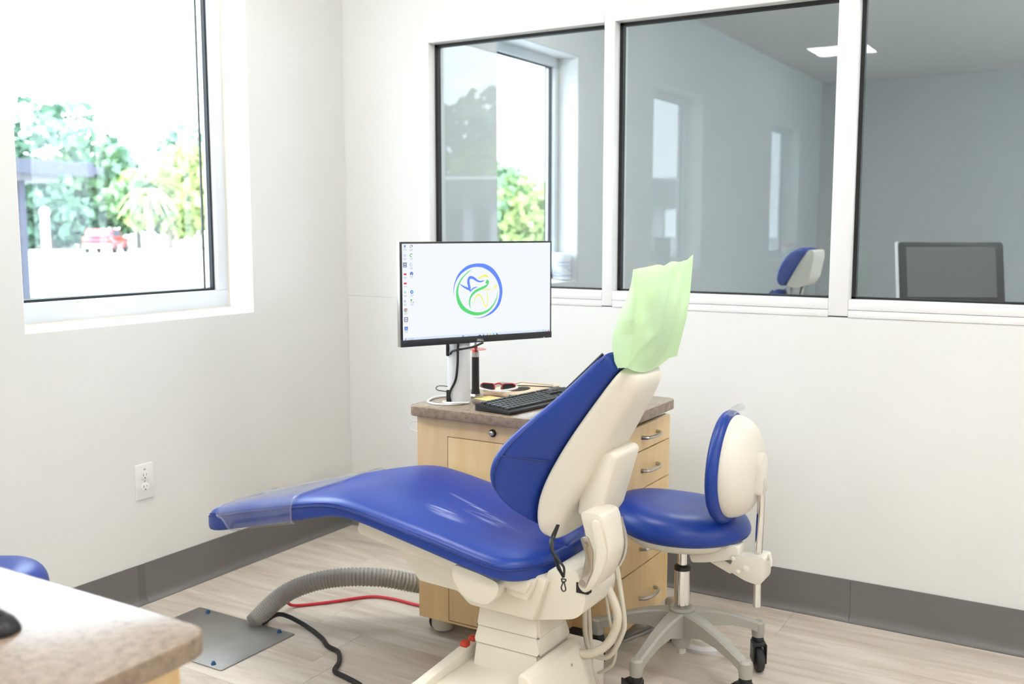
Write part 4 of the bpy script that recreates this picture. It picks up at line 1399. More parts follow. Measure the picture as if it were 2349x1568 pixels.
# red sunglasses with white arms, resting on the tray corner
GM = Matrix.Translation((1.165, -0.560, CT + 0.0130)) @ Matrix.Rotation(R(205), 4, "Z")
sg = thing('sunglasses', (1.165, -0.560, CT + 0.013), 'red-framed dark sunglasses with white arms on the worktop', 'sunglasses')
for s in (-1, 1):
    out = round_poly([(s * 0.010, 0.004), (s * 0.014, 0.026), (s * 0.056, 0.030), (s * 0.066, 0.020), (s * 0.052, 0.003), (s * 0.024, -0.001)], 0.008, 4)
    inn = [((p[0] - s * 0.037) * 0.86 + s * 0.037, (p[1] - 0.016) * 0.80 + 0.0155) for p in out]
    if s < 0:
        pass

    def cx_(u):
        return 0.012 * (u / 0.066) ** 2
    rg = [[(p[0], cx_(p[0]) - 0.002, p[1]) for p in out], [(p[0], cx_(p[0]) - 0.002, p[1]) for p in inn], [(p[0], cx_(p[0]) + 0.002, p[1]) for p in inn], [(p[0], cx_(p[0]) + 0.002, p[1]) for p in out]]
    bm = loft(rg + [rg[0]], cap=False)
    bmesh.ops.remove_doubles(bm, verts=bm.verts, dist=1e-6)
    fr = mk('frame', xf(bm, GM), frame_red_m, sg)
    mk('lens', xf(prism([(p[0], p[1]) for p in inn], 1, 0.0035, 0.0045), GM), lens_m, sg)
    mk('temple', xf(tube([(s * 0.066, 0.012, 0.021), (s * 0.066, 0.022 + s * 0.004, 0.014), (s * 0.02, 0.034 + s * 0.004, 0.006), (-s * 0.05, 0.036 + s * 0.006, 0.0035)], 0.0035, 8, 4, flat=0.7), GM), white_m, sg)
mk('bridge', xf(tube([(-0.013, 0.0, 0.022), (0, -0.002, 0.026), (0.013, 0.0, 0.022)], 0.0028, 8, 4), GM), frame_red_m, sg)

# ------------------------------------------------------------------ OPERATOR STOOL
SX, SY = 1.934, -0.734


def make_stool(label):
    st = thing('operator_stool', (SX, SY, 0), label, 'stool', 'blue operator stools')
    hub = mk('hub', lathe([(0.0001, 0.105), (0.026, 0.105), (0.030, 0.12), (0.034, 0.20), (0.040, 0.225), (0.034, 0.232), (0.0001, 0.232)], (SX, SY, 0), 24), greyleg_m, st)
    for k in range(5):
        a = R(46.8) - k * 2 * math.pi / 5
        M = Matrix.Translation((SX, SY, 0)) @ Matrix.Rotation(a, 4, 'Z')
        rings = []
        for r, zt, zb, w in ((0.015, 0.222, 0.135, 0.026), (0.05, 0.222, 0.150, 0.024), (0.10, 0.213, 0.166, 0.021), (0.16, 0.196, 0.160, 0.0185), (0.22, 0.172, 0.142, 0.017), (0.262, 0.155, 0.122, 0.016)):
            rings.append([(r, -w, zb), (r, -w, zt - 0.006), (r, -w + 0.006, zt), (r, w - 0.006, zt), (r, w, zt - 0.006), (r, w, zb)])
        bm = merge(xf(loft(rings), M), xf(lathe([(0.0001, 0.106), (0.0185, 0.106), (0.0205, 0.125), (0.0195, 0.150), (0.014, 0.156), (0.0001, 0.157)], (0.264, 0, 0), 16), M))
        lg = mk('leg', bm, greyleg_m, st)
        ca = R((300, 250, 160, 300, 90)[k])
        Mc = M @ Matrix.Translation((0.264, 0, 0)) @ Matrix.Rotation(ca - a, 4, 'Z')
        fk = merge(xf(lathe([(0.0001, 0.088), (0.018, 0.088), (0.020, 0.096), (0.016, 0.107), (0.0001, 0.107)], (0, 0, 0), 16), Mc),
                   xf(box((-0.012, -0.021, 0.030), (0.040, -0.0165, 0.092), 0.002), Mc), xf(box((-0.012, 0.0165, 0.030), (0.040, 0.021, 0.092), 0.002), Mc), xf(box((-0.012, -0.021, 0.080), (0.03, 0.021, 0.094), 0.004), Mc))
        cs = mk('caster', fk, black_m, st)
        mk('wheel', xf(lathe([(0.0001, -0.013), (0.030, -0.013), (0.036, -0.010), (0.0385, -0.004), (0.0385, 0.004), (0.036, 0.010), (0.030, 0.013), (0.0001, 0.013)], (0.022, 0, 0.0385), 24, (0, 1, 0)), Mc), rubber_m, cs)
    mk('gas_column', merge(lathe([(0.0001, 0.085), (0.0155, 0.085), (0.0155, 0.24), (0.0245, 0.24), (0.0245, 0.350), (0.0001, 0.350)], (SX, SY, 0), 24)), chrome_m, st)
    mk('column_collar', lathe([(0.0001, 0.348), (0.0255, 0.348), (0.0255, 0.360), (0.020, 0.364), (0.0001, 0.364)], (SX, SY, 0), 24), black_m, st)
    mk('gas_rod', lathe([(0.0001, 0.362), (0.0155, 0.362), (0.0155, 0.44), (0.0001, 0.44)], (SX, SY, 0), 24), chrome_m, st)
    # seat: round saddle with a nose toward -x
    cx, cy = 1.922, -0.715
    prof = [(0.06, 0.4580), (0.150, 0.4560), (0.180, 0.462), (0.196, 0.474), (0.200, 0.488), (0.196, 0.508), (0.182, 0.530), (0.154, 0.546), (0.112, 0.552), (0.060, 0.549), (0.02, 0.547)]
    rings = []
    for r, z in prof:
        ring = []
        for k in range(40):
            a = 2 * math.pi * k / 40
            ux, uy = math.cos(a), math.sin(a)
            nose = max(0, -ux) ** 2
            rr = r * (1 + 0.14 * nose * (1 - 0.5 * abs(uy)) + 0.05 * max(0, ux) ** 2)
            top = (z - 0.455) / 0.08
            dz = top * (0.016 * nose - 0.010 * max(0, ux)) * (r / 0.2) ** 2 + 0.010 * nose * (r / 0.2)
            ring.append((cx + rr * ux, cy + rr * uy * 0.97, z + dz))
        rings.append(ring)
    sc_ = mk('seat', loft(rings), blue_m, st, angle=80)
    sub(sc_, 1)
    pan = []
    for r, z in ((0.05, 0.425), (0.11, 0.427), (0.150, 0.436), (0.168, 0.450), (0.172, 0.462), (0.10, 0.462)):
        pan.append([(cx + r * math.cos(2 * math.pi * k / 32) * 1.03, cy + r * math.sin(2 * math.pi * k / 32) * 0.97, z) for k in range(32)])
    mk('seat_pan', loft(pan), cream2_m, st, angle=60)
    # backrest
    byc = -0.765

    def egg(x, hy, hz, zc, n=40, lean=0.0):
        out = []
        for k in range(n):
            a = 2 * math.pi * k / n
            s, c = math.sin(a), math.cos(a)
            w = hy * (1 - 0.13 * s)
            out.append((x + lean * s, byc + w * c, zc + hz * s))
        return out
    bp = [(2.068, 0.060, 0.075), (2.058, 0.105, 0.120), (2.056, 0.135, 0.148), (2.064, 0.150, 0.161), (2.078, 0.157, 0.167), (2.092, 0.154, 0.164), (2.100, 0.142, 0.152), (2.102, 0.10, 0.11)]
    bk = mk('back_cushion', loft([egg(x, hy, hz, 0.693) for x, hy, hz in bp]), blue_m, st, angle=80)
    sub(bk, 1)
    bp = [(2.088, 0.110, 0.12), (2.089, 0.138, 0.146), (2.098, 0.143, 0.151), (2.120, 0.139, 0.147), (2.145, 0.124, 0.132), (2.160, 0.100, 0.110), (2.168, 0.07, 0.08), (2.171, 0.03, 0.035)]
    bsh = mk('back_shell', loft([egg(x, hy, hz, 0.697) for x, hy, hz in bp]), cream2_m, st, angle=80)
    sub(bsh, 1)
    mk('rod_cover', prism(round_poly([(-0.795, 0.625), (-0.735, 0.625), (-0.735, 0.72), (-0.755, 0.745), (-0.775, 0.745), (-0.795, 0.72)], 0.012, 3), 0, 2.14, 2.186, 0.006), cream2_m, bsh)
    mk('clear_wrap', tube([(2.100, -0.715, 0.862), (2.100, -0.765, 0.866), (2.100, -0.815, 0.860)], 0.011, 8, 4), film_m, bk)
    mk('rod', tube([(2.172, -0.765, 0.69), (2.180, -0.765, 0.62), (2.178, -0.765, 0.52), (2.176, -0.765, 0.44), (2.176, -0.765, 0.29)], 0.0115, 14, 5), chrome_m, st)
    br = mk('back_bracket', merge(prism(round_poly([(1.975, 0.424), (1.985, 0.396), (2.030, 0.404), (2.115, 0.428), (2.128, 0.440), (2.124, 0.466), (2.090, 0.470)], 0.008, 3), 1, -0.795, -0.735, 0.003),
                                  prism([(2.02, 0.410), (2.10, 0.378), (2.12, 0.40), (2.06, 0.425)], 1, -0.785, -0.745, 0.003)), cream2_m, st)
    clp = mk('clamp', prism(round_poly([(2.098, 0.394), (2.118, 0.442), (2.205, 0.450), (2.203, 0.380), (2.190, 0.366), (2.150, 0.372)], 0.012, 3), 1, -0.800, -0.730, 0.005), cream2_m, st)
    for x, z, r in ((2.150, 0.408, 0.011), (2.128, 0.396, 0.0075), (2.112, 0.432, 0.007)):
        mk('rivet', lathe([(0.0001, 0), (r, 0), (r * 0.85, 0.003), (r * 0.4, 0.005), (0.0001, 0.0055)], (x, -0.80, z), 14, (0, -1, 0)), cream2_m, clp)
    mk('lever', tube([(2.205, -0.76, 0.448), (2.214, -0.77, 0.44), (2.216, -0.775, 0.42)], 0.004, 8, 4), cream2_m, clp)
    return st


stool = make_stool('royal blue operator stool with cream backrest and five-legged grey base')
st2 = copy_tree(stool)
st2.location = (0.645, -2.255, 0.0)
st2.rotation_euler = (0, 0, R(-110))
st2['label'] = 'blue stool seat poking out behind the near desk'

# ------------------------------------------------------------------ FLOOR PLATE, HOSE, CABLES
fp = thing('floor_plate', (0.45, -1.27, 0), 'grey steel cover plate screwed to the floor by the window wall', 'floor plate')
mk('plate', prism(round_poly([(0.215, -1.436), (0.685, -1.436), (0.685, -1.105), (0.215, -1.105)], 0.006, 2), 2, 0.0, 0.004, 0.001), steel_m, fp)
for x, y in ((0.286, -1.131), (0.631, -1.126), (0.631, -1.418), (0.262, -1.41)):
    mk('screw', lathe([(0.0001, 0.004), (0.0085, 0.004), (0.0085, 0.008), (0.006, 0.009), (0.006, 0.014), (0.0001, 0.014)], (x, y, 0), 6), screw_m, fp)
hp = [(0.495, -1.110, 0.004), (0.508, -1.100, 0.022), (0.548, -1.074, 0.071), (0.605, -1.037, 0.120), (0.687, -0.987, 0.154), (0.776, -0.930, 0.167), (0.879, -0.864, 0.163), (0.962, -0.800, 0.140), (0.990, -0.70, 0.105), (0.995, -0.58, 0.075)]
hs = mk('corrugated_hose', tube(hp, 0.033, 16, 46, rfun=lambda i, n: 0.0315 + 0.0020 * math.cos(2 * math.pi * i / 5.0)), hose_m, None, org=(0.495, -1.11, 0))
tag(hs, 'thick grey corrugated hose arching from the floor plate to the cabinet', 'hose')
rc = mk('red_cable', tube([(0.537, -1.091, 0.008), (0.505, -1.03, 0.045), (0.50, -0.96, 0.030), (0.515, -0.922, 0.008), (0.60, -0.825, 0.0065), (0.687, -0.712, 0.0065), (0.774, -0.684, 0.0065), (0.896, -0.685, 0.0065), (1.0, -0.67, 0.0065)], 0.0055, 8, 6), red_m, None, org=(0.54, -1.09, 0))
tag(rc, 'thin red cable running along the floor from plate to cabinet', 'cable')
bc = mk('black_cable', tube([(0.530, -1.108, 0.006), (0.560, -1.055, 0.03), (0.648, -1.039, 0.012), (0.783, -1.088, 0.0085), (0.855, -1.132, 0.0085), (0.915, -1.150, 0.0085), (0.968, -1.205, 0.0085), (0.999, -1.262, 0.0085), (1.060, -1.278, 0.0085), (1.141, -1.302, 0.0085), (1.22, -1.37, 0.0085), (1.25, -1.50, 0.0085)], 0.008, 10, 6), rubber_m, None, org=(0.53, -1.1, 0))
tag(bc, 'black rubber cable snaking across the floor toward the camera', 'cable')
fc = mk('floor_cable', merge(tube([(1.60, -0.72, 0.006), (1.655, -0.585, 0.006), (1.70, -0.43, 0.006), (1.74, -0.35, 0.006), (1.80, -0.26, 0.006)], 0.005, 8, 6), tube([(1.62, -0.70, 0.0055), (1.68, -0.56, 0.0055), (1.73, -0.42, 0.0055), (1.79, -0.33, 0.0055)], 0.0045, 8, 6)), hose_m, None, org=(1.7, -0.45, 0))
tag(fc, 'grey cable pair lying on the floor beside the drawer cabinet', 'cable')
ft = thing('foot_control', (1.905, -0.452, 0), 'round white foot control on the floor under the stool', 'foot control')
mk('base_ring', lathe([(0.0001, 0), (0.085, 0), (0.086, 0.010), (0.078, 0.016), (0.0001, 0.016)], (1.905, -0.452, 0), 32), white_m, ft)
mk('pedal', lathe([(0.0001, 0.016), (0.062, 0.016), (0.060, 0.030), (0.046, 0.038), (0.0001, 0.040)], (1.905, -0.452, 0), 32), cream2_m, ft)

# ------------------------------------------------------------------ NEAR DESK
nd = thing('near_cabinet', (1.40, -2.95, 0), 'maple cabinet carrying the worktop in the near left corner', 'cabinet')
mk('body', box((0.95, -3.32, 0.08), (1.860, -2.575, 0.762), 0.002), maple_m, nd)
mk('plinth', box((0.99, -3.28, 0.0), (1.82, -2.62, 0.08)), slot_m, nd, smooth=False)
mk('side_panel', box((1.860, -3.32, 0.08), (1.872, -2.573, 0.755), 0.002), maple_m, nd)
nw = mk('near_worktop', prism(round_poly([(0.90, -3.36), (1.905, -3.36), (1.905, -2.535), (0.90, -2.535)], [0.03, 0.03, 0.05, 0.03], 6), 2, 0.762, 0.795, 0.009, 3), counter_m, None, org=(1.4, -2.95, 0.762))
tag(nw, 'blurred brown worktop corner in the near left foreground', 'worktop')
msr = []
for t_, w_, h_ in ((-0.058, 0.012, 0.006), (-0.052, 0.022, 0.020), (-0.035, 0.029, 0.033), (-0.008, 0.031, 0.038), (0.020, 0.0295, 0.033), (0.042, 0.026, 0.024), (0.054, 0.018, 0.014), (0.058, 0.010, 0.006)):
    msr.append([(t_, w_ * math.cos(math.pi * k / 10), 0.001 + h_ * math.sin(math.pi * k / 10) ** 0.8) for k in range(11)])
MMs = Matrix.Translation((1.615, -2.715, 0.7952)) @ Matrix.Rotation(R(20), 4, 'Z')
ms = thing('computer_mouse', (1.615, -2.715, 0.7952), 'black computer mouse on the near brown worktop', 'mouse')
mk('shell', xf(loft(msr), MMs), black_m, ms, angle=70)
mk('scroll_wheel', xf(lathe([(0.0001, -0.004), (0.011, -0.004), (0.012, 0), (0.011, 0.004), (0.0001, 0.004)], (0.030, 0, 0.022), 16, (0, 1, 0)), MMs), rubber_m, ms)

# ------------------------------------------------------------------ THINGS ALONG THE WINDOW WALL BEHIND THE CAMERA (seen mirrored in the glass)
el = thing('emergency_light', (0, -5.65, 2.52), 'white twin-head emergency light high on the window wall', 'emergency light')
mk('housing', box((0.0, -5.78, 2.47), (0.06, -5.52, 2.56), 0.015, 3), white_m, el)
for dy in (-0.08, 0.08):
    mk('lamp_head', lathe([(0.0001, 0), (0.03, 0.0), (0.055, 0.04), (0.055, 0.06), (0.0001, 0.065)], (0.05, -5.65 + dy, 2.45), 18, (0.8, 0, -0.6)), white_m, el)
sb = thing('sharps_bin', (-0.07, -7.33, WZ0 + 0.012), 'white bin with a red lid on the farthest window sill', 'bin')
mk('body', lathe([(0.0001, 0), (0.055, 0), (0.06, 0.13), (0.0001, 0.13)], (-0.07, -7.33, WZ0 + 0.012), 20), tub_m, sb)
mk('lid', lathe([(0.0001, 0.13), (0.066, 0.13), (0.066, 0.15), (0.05, 0.165), (0.0001, 0.165)], (-0.07, -7.33, WZ0 + 0.012), 20), redlid_m, sb)

# ------------------------------------------------------------------ NEXT ROOM
tb = thing('wipes_tub', (-0.066, 2.195, WZ0 + 0.012), 'white plastic tub with purple print on the sill behind the glass', 'tub')
tz = WZ0 + 0.012
mk('body', lathe([(0.0001, 0), (0.058, 0), (0.060, 0.005), (0.060, 0.128), (0.0001, 0.128)], (-0.066, 2.195, tz), 28), tub_m, tb)
mk('lid', lathe([(0.0001, 0.130), (0.062, 0.130), (0.062, 0.165), (0.054, 0.172), (0.0001, 0.172)], (-0.066, 2.195, tz), 28), white_m, tb)
prs = [lathe([(0.0602, z), (0.0606, z), (0.0606, z + 0.005), (0.0602, z + 0.005)], (-0.066, 2.195, tz), 28) for z in (0.022, 0.108)]
for q in range(5):
    prs.append(lathe([(0.0602, 0.040 + q * 0.012), (0.0606, 0.040 + q * 0.012), (0.0606, 0.044 + q * 0.012), (0.0602, 0.044 + q * 0.012)], (-0.066, 2.195, tz), 28))
    if q != 4:
        bmx = prs[-1]
        bmesh.ops.delete(bmx, geom=[v for v in bmx.verts if math.sin(math.atan2(v.co.y - 2.195, v.co.x + 0.066) * 3 + q) < 0.15], context='VERTS')
mk('printed_label', merge(*prs), ink_m, tb, smooth=False)

ch2 = copy_tree(ch)
OFF = Vector((-0.395, 2.80, 0.0))
ch2.location = ch.location + OFF
ch2['label'] = 'blue dental chair with uncovered headrest in the room behind the glass'
for c_ in list(ch2.children):
    if c_.name.startswith('headrest') and not c_.name.startswith('headrest_bar'):
        bpy.data.objects.remove(c_, do_unlink=True)
ORG[ch2.name] = Vector(ch2.location)
y2 = 1.63
HX, HZ = 0.080, 0.012


def hr_ring(y, s):
    cxx, czz = 1.535, 1.165
    pts = [(1.505, 1.075), (1.475, 1.072), (1.457, 1.092), (1.456, 1.130), (1.470, 1.180), (1.500, 1.230), (1.545, 1.265), (1.590, 1.275), (1.618, 1.262), (1.600, 1.235), (1.570, 1.19), (1.535, 1.12)]
    return [(cxx + HX + (p[0] - cxx) * s, y, czz + HZ + (p[1] - czz) * s) for p in pts]


hp_ = mk('headrest', loft([hr_ring(y2 + d, s) for d, s in ((-0.125, 0.72), (-0.120, 0.90), (-0.105, 0.98), (-0.05, 1.0), (0.05, 1.0), (0.105, 0.98), (0.120, 0.90), (0.125, 0.72))]), blue_m, ch2, angle=80)
sub(hp_, 1)
mk('headrest_shell', prism(round_poly([(x_ + HX, z_ + HZ) for x_, z_ in [(1.510, 1.078), (1.545, 1.145), (1.585, 1.215), (1.620, 1.262), (1.642, 1.258), (1.645, 1.225), (1.625, 1.12), (1.600, 1.080), (1.56, 1.068)]], 0.015, 3), 1, y2 - 0.110, y2 + 0.110, 0.012, 3), cream2_m, ch2)
mk('headrest_post', merge(*[prism([(1.535 + d + HX, 0.98), (1.548 + d + HX, 0.98), (1.575 + d + HX, 1.10), (1.562 + d + HX, 1.10)], 1, y2 - 0.055, y2 + 0.02, 0.002) for d in (0, 0.02)]), nickel_m, ch2)

m2 = thing('touch_monitor', (2.32, 2.02, 0.86), 'dark grey monitor with rounded frame behind the right-hand pane', 'monitor')
n2 = Vector((0.45, -0.89, 0)).normalized()
d2 = Vector((-n2.y, n2.x, 0))
tilt = R(13)
up2 = (Vector((0, 0, 1)) * math.cos(tilt) - n2 * math.sin(tilt))
nn2 = d2.cross(up2)
M2 = Matrix((d2, -nn2 if nn2.dot(n2) > 0 else nn2, up2)).transposed().to_4x4()
M2.translation = Vector((2.300, 2.0, 1.150))
o2 = round_poly([(-0.262, -0.165), (0.262, -0.165), (0.262, 0.165), (-0.262, 0.165)], 0.022, 5)
mk('casing', xf(prism(o2, 1, 0.0, 0.035, 0.004), M2), mat('slate_grey_plastic', (0.03, 0.033, 0.034), 0.4, noise_amt=0.06), m2)
mk('rim', xf(prism(round_poly([(-0.268, -0.168), (-0.2605, -0.168), (-0.2605, 0.168), (-0.268, 0.168)], 0.003, 2), 1, 0.002, 0.034), M2), post_m, m2)
mk('screen', xf(box((-0.222, -0.0012, -0.122), (0.222, 0.002, 0.138)), M2), mat('dull_screen', (0.16, 0.165, 0.165), 0.25, spec=0.4, noise_amt=0.05), m2, smooth=False)
mk('badge', xf(box((-0.012, -0.0015, -0.152), (0.014, 0.001, -0.140)), M2), white_m, m2, smooth=False)
mk('stand', merge(tube([(2.33, 2.06, 1.10), (2.345, 2.10, 0.98), (2.335, 2.07, 0.87)], 0.02, 12, 5), lathe([(0.0001, 0), (0.11, 0), (0.105, 0.012), (0.0001, 0.014)], (2.32, 2.05, 0.86), 24)), black_m, m2)
k2 = thing('side_cabinet', (2.4, 2.15, 0), 'maple cabinet below the touch monitor in the next room', 'cabinet')
mk('body', box((1.95, 1.85, 0.0), (2.95, 2.45, 0.83), 0.003), maple_m, k2)
mk('door', box((1.97, 1.838, 0.08), (2.44, 1.85, 0.80), 0.001), maple_m, k2)
mk('door', box((2.46, 1.838, 0.08), (2.93, 1.85, 0.80), 0.001), maple_m, k2)
mk('top', box((1.93, 1.82, 0.83), (2.97, 2.46, 0.86), 0.006), counter_m, k2)
# ------------------------------------------------------------------ OUTSIDE
gm = mat('pale_asphalt', (0.42, 0.42, 0.42), 0.9, noise_amt=0.12, noise_scale=0.6)
gr = mk('ground', box((-220, -160, -0.4), (-0.3, 200, -0.12)), gm, None, smooth=False)
tag(gr, kind='structure')
bark_m = mat('tree_bark', (0.16, 0.12, 0.09), 0.9, noise_amt=0.2)
leafs = [mat('leaf_green_%s' % n, c, 0.6, spec=0.2, noise_amt=0.35, noise_scale=1.2) for n, c in (('deep', (0.12, 0.22, 0.15)), ('mid', (0.18, 0.30, 0.15)), ('light', (0.36, 0.46, 0.16)))]


def tree(x, y, h, w, lm, label, group, seed, name='tree', z0=0.12):
    rnd = random.Random(seed)
    t = thing(name, (x, y, -0.12), label, 'tree', group)
    mk('trunk', tube([(x, y, -0.12), (x + 0.1, y - 0.1, h * 0.3), (x - 0.1, y + 0.1, h * 0.7)], 0.18, 8, 4, rfun=lambda i, n: 0.22 - 0.12 * i / n), bark_m, t)
    verts, faces = [], []
    blobs = []
    for _ in range(16):
        a, rr = rnd.uniform(0, 6.28), w * 0.5 * math.sqrt(rnd.random())
        zz = rnd.uniform(h * z0 + 0.3, h)
        k = 1 - 0.55 * abs((zz / h - 0.55) / 0.5) ** 2
        blobs.append((x + rr * math.cos(a) * k, y + rr * math.sin(a) * k, zz - 0.3, rnd.uniform(0.16, 0.30) * w))
    bm = bmesh.new()
    for (bx, by, bz, br) in blobs:
        for _ in range(150):
            v = Vector((rnd.gauss(0, 1), rnd.gauss(0, 1), rnd.gauss(0, 1))).normalized() * br * rnd.uniform(0.65, 1.0)
            v.z *= 0.7
            c = Vector((bx, by, bz)) + v
            u1 = Vector((rnd.gauss(0, 1), rnd.gauss(0, 1), rnd.gauss(0, 1))).normalized()
            u2 = u1.cross(Vector((rnd.gauss(0, 1), rnd.gauss(0, 1), rnd.gauss(0, 1)))).normalized()
            s = rnd.uniform(0.20, 0.42) * (1 + h * 0.05)
            q = [bm.verts.new(c + u1 * s), bm.verts.new(c + u2 * s * 0.6), bm.verts.new(c - u1 * s), bm.verts.new(c - u2 * s * 0.6)]
            bm.faces.new(q)
    mk('crown', bm, lm, t, smooth=False)
    return t


G1 = 'trees across the parking lot'
specs = [(-56, 30, 6.6, 6.5, 0, 'dark leafy tree behind the canopy, leftmost through the window'), (-52.5, 34, 8.0, 6.5, 0, 'tallest dark tree above the red car outside'),
         (-49.5, 38, 6.8, 6.0, 1, 'mid green tree right behind the red car outside'), (-46, 37.5, 5.6, 4.2, 2, 'yellow-green tree near the middle of the window view'),
         (-47.5, 43, 7.2, 6.5, 0, 'dark tree behind the palm outside'), (-42.5, 39.5, 5.2, 4.4, 2, 'light green tree at the right edge of the window view'),
         (-58, 40, 6.2, 6.0, 1, 'mid green tree far behind the parked car'), (-60, 34, 5.0, 6.0, 1, 'low green tree far behind the canopy'),
         (-32, 49, 5.0, 5.5, 1, 'mid green tree seen through the next room window, left one'), (-27.5, 50, 4.4, 4.5, 2, 'light green tree seen through the next room window, right one'),
         (-24, 53, 5.2, 5.0, 1, 'mid green tree partly hidden by the next room window frame'),
         (-24.5, -39.5, 7.6, 6.5, 0, 'dark tree mirrored in the glass, above the low building'), (-29, -38, 7.0, 6.0, 1, 'mid green tree mirrored at the left edge of the glass'), (-19.5, -41, 7.4, 6.0, 0, 'dark tree mirrored beside the next room window'),
         (-22, -37.6, 4.8, 4.0, 2, 'yellow-green bush mirrored above the low building')]
for q, (x, y, h, w, li, lb) in enumerate(specs):
    kf = 1.20 if y > 0 else 1.28
    x, y, h, w = 3 + (x - 3) * kf, -3.5 + (y + 3.5) * kf, h * (kf - 0.03), w * 1.45
    tree(x, y, h, w, leafs[li], lb, G1, 100 + q)

# palm
pm = thing('palm_tree', (-46.5, 36.4, -0.12), 'pale palm tree with drooping fronds outside the window', 'palm tree')
mk('trunk', tube([(-46.5, 36.4, -0.12), (-46.4, 36.4, 1.6), (-46.5, 36.4, 3.4)], 0.2, 8, 4), bark_m, pm)
for k in range(16):
    a = 2 * math.pi * k / 16
    bm = bmesh.new()
    prev = None
    for j in range(7):
        t_ = j / 6
        c = Vector((-46.5, 36.4, 3.4)) + Vector((math.cos(a), math.sin(a), 0)) * 1.8 * t_ + Vector((0, 0, 0.9 * t_ - 2.1 * t_ * t_ + 0.25 * math.sin(k * 2.1)))
        sd_ = Vector((-math.sin(a), math.cos(a), 0)) * 0.26 * (1 - 0.9 * t_) 
        cur = (bm.verts.new(c + sd_ - Vector((0, 0, 0.08))), bm.verts.new(c), bm.verts.new(c - sd_ - Vector((0, 0, 0.08))))
        if prev:
            bm.faces.new((prev[0], prev[1], cur[1], cur[0]))
            bm.faces.new((prev[1], prev[2], cur[2], cur[1]))
        prev = cur
    mk('frond', bm, leafs[2], pm, smooth=False)

# dark flat canopy on posts
cn = thing('carport_canopy', (-15.2, 6.6, -0.12), 'dark flat canopy on posts at the left of the window view', 'canopy')
slate = mat('slate_fascia', (0.035, 0.04, 0.062), 0.6, noise_amt=0.05)
mk('roof', merge(box((-17.5, 2.0, 2.50), (-14.9, 9.85, 2.62), 0.01), box((-15.0, 2.0, 2.42), (-14.85, 9.6, 2.70), 0.01)), slate, cn, smooth=False)
mk('soffit', prism([(2.0, 2.15), (9.0, 2.30), (9.0, 2.50), (2.0, 2.50)], 0, -17.3, -15.2), mat('pale_soffit', (0.16, 0.16, 0.18), 0.7, noise_amt=0.03), cn, smooth=False)
for y_ in (8.22, 3.2):
    mk('post', box((-15.3, y_ - 0.06, -0.12), (-15.18, y_ + 0.06, 2.3)), slate, cn, smooth=False)
lp_ = mk('bollard_post', merge(lathe([(0.0001, 0), (0.14, 0), (0.12, 1.9), (0.16, 2.0), (0.10, 2.15), (0.0001, 2.2)], (-26.6, 16.3, -0.12), 14)), white_m, None, org=(-26.6, 16.3, -0.12))
tag(lp_, 'white post standing in the parking lot beyond the canopy', 'post')

# red car in three-quarter rear view
cr = thing('red_car', (-50.0, 36.0, -0.12), 'red car parked far across the lot outside the window', 'car')
CMx = Matrix.Translation((-50.0, 36.0, -0.12)) @ Matrix.Rotation(R(129), 4, 'Z')
carp = mat('red_car_paint', (0.55, 0.02, 0.035), 0.25, coat=0.5, noise_amt=0.03)
glassd = mat('car_glass', (0.08, 0.10, 0.13), 0.1, noise_amt=0.05)
body = round_poly([(-2.0, 0.32), (2.05, 0.32), (2.1, 0.65), (1.95, 0.86), (1.0, 0.95), (-1.75, 1.0), (-2.02, 0.85)], 0.1, 3)
mk('body', xf(prism(body, 1, -0.86, 0.86, 0.06), CMx), carp, cr)
mk('cabin', xf(prism(round_poly([(-1.85, 0.95), (0.95, 0.92), (0.35, 1.42), (-1.45, 1.46)], 0.12, 3), 1, -0.74, 0.74, 0.05), CMx), carp, cr)
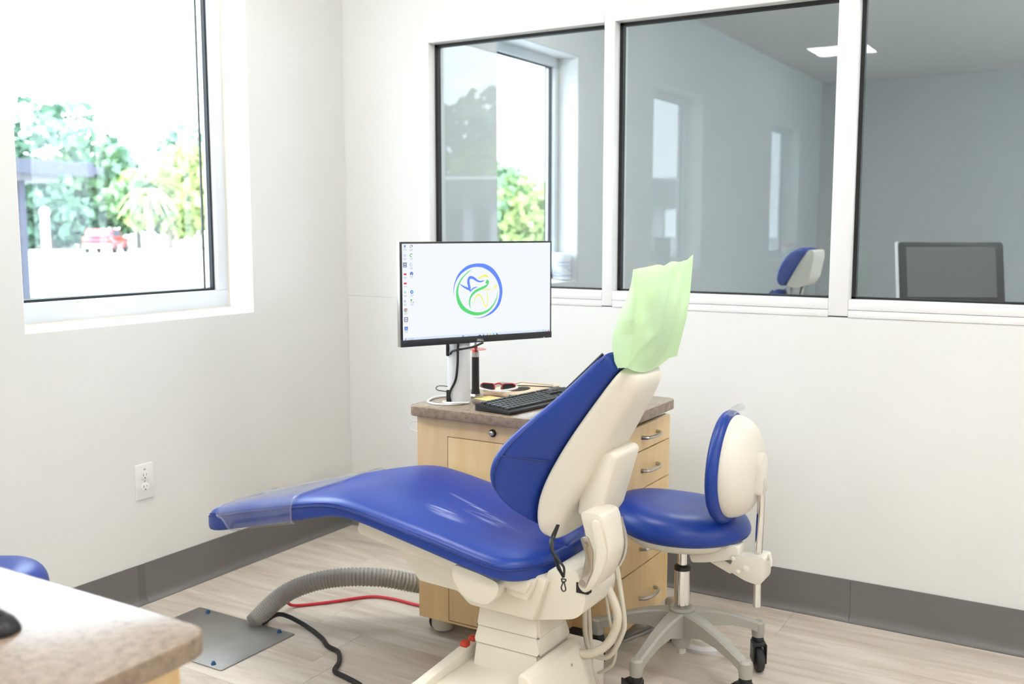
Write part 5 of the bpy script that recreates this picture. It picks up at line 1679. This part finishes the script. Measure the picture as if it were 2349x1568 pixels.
mk('rear_window', xf(prism([(-1.87, 1.02), (-1.55, 1.40), (-1.50, 1.40), (-1.80, 1.02)], 1, -0.6, 0.6), CMx), glassd, cr)
for s in (-1, 1):
    mk('side_window', xf(prism([(-1.5, 1.02), (0.65, 1.0), (0.3, 1.36), (-1.35, 1.38)], 1, s * 0.752 - 0.005, s * 0.752 + 0.005), CMx), glassd, cr)
    mk('tail_light', xf(box((-2.06, s * 0.7 - 0.13, 0.68), (-1.98, s * 0.7 + 0.13, 0.86), 0.02), CMx), redbtn_m, cr)
    for xw in (-1.3, 1.35):
        mk('wheel', xf(lathe([(0.0001, -0.1), (0.30, -0.1), (0.32, -0.06), (0.32, 0.06), (0.30, 0.1), (0.0001, 0.1)], (xw, s * 0.80, 0.32), 20, (0, 1, 0)), CMx), rubber_m, cr)
mk('bumper', xf(box((-2.12, -0.82, 0.34), (-1.95, 0.82, 0.55), 0.04), CMx), white_m, cr)

# low building seen only mirrored in the glass
lbd = thing('low_building', (-21.5, -34.4, -0.12), 'low building with grey fascia and columns, mirrored in the glass', 'building')
nB = Vector((-0.54, -0.84, 0))
BM_ = Matrix((Vector((0.84, -0.54, 0)), nB, Vector((0, 0, 1)))).transposed().to_4x4()
BM_.translation = Vector((-21.6, -33.4, -0.12))
mk('wall', xf(box((-9, 1.2, 0), (9, 5, 3.0)), BM_), mat('pale_render', (0.12, 0.12, 0.13), 0.8, noise_amt=0.05), lbd, smooth=False)
mk('fascia', xf(box((-9.3, -0.2, 2.35), (9.3, 5.2, 3.65), 0.02), BM_), mat('grey_fascia', (0.09, 0.095, 0.10), 0.7, noise_amt=0.06), lbd, smooth=False)
mk('coping', xf(box((-9.35, -0.25, 3.65), (9.35, 5.25, 3.75)), BM_), white_m, lbd, smooth=False)
for k in range(15):
    mk('column', xf(box((-8.8 + k * 1.22, 0.2, 0), (-8.35 + k * 1.22, 0.6, 2.4), 0.03), BM_), mat('pale_column', (0.5, 0.5, 0.52), 0.7, noise_amt=0.03) if k == 0 else MATS['pale_column'], lbd, smooth=False)
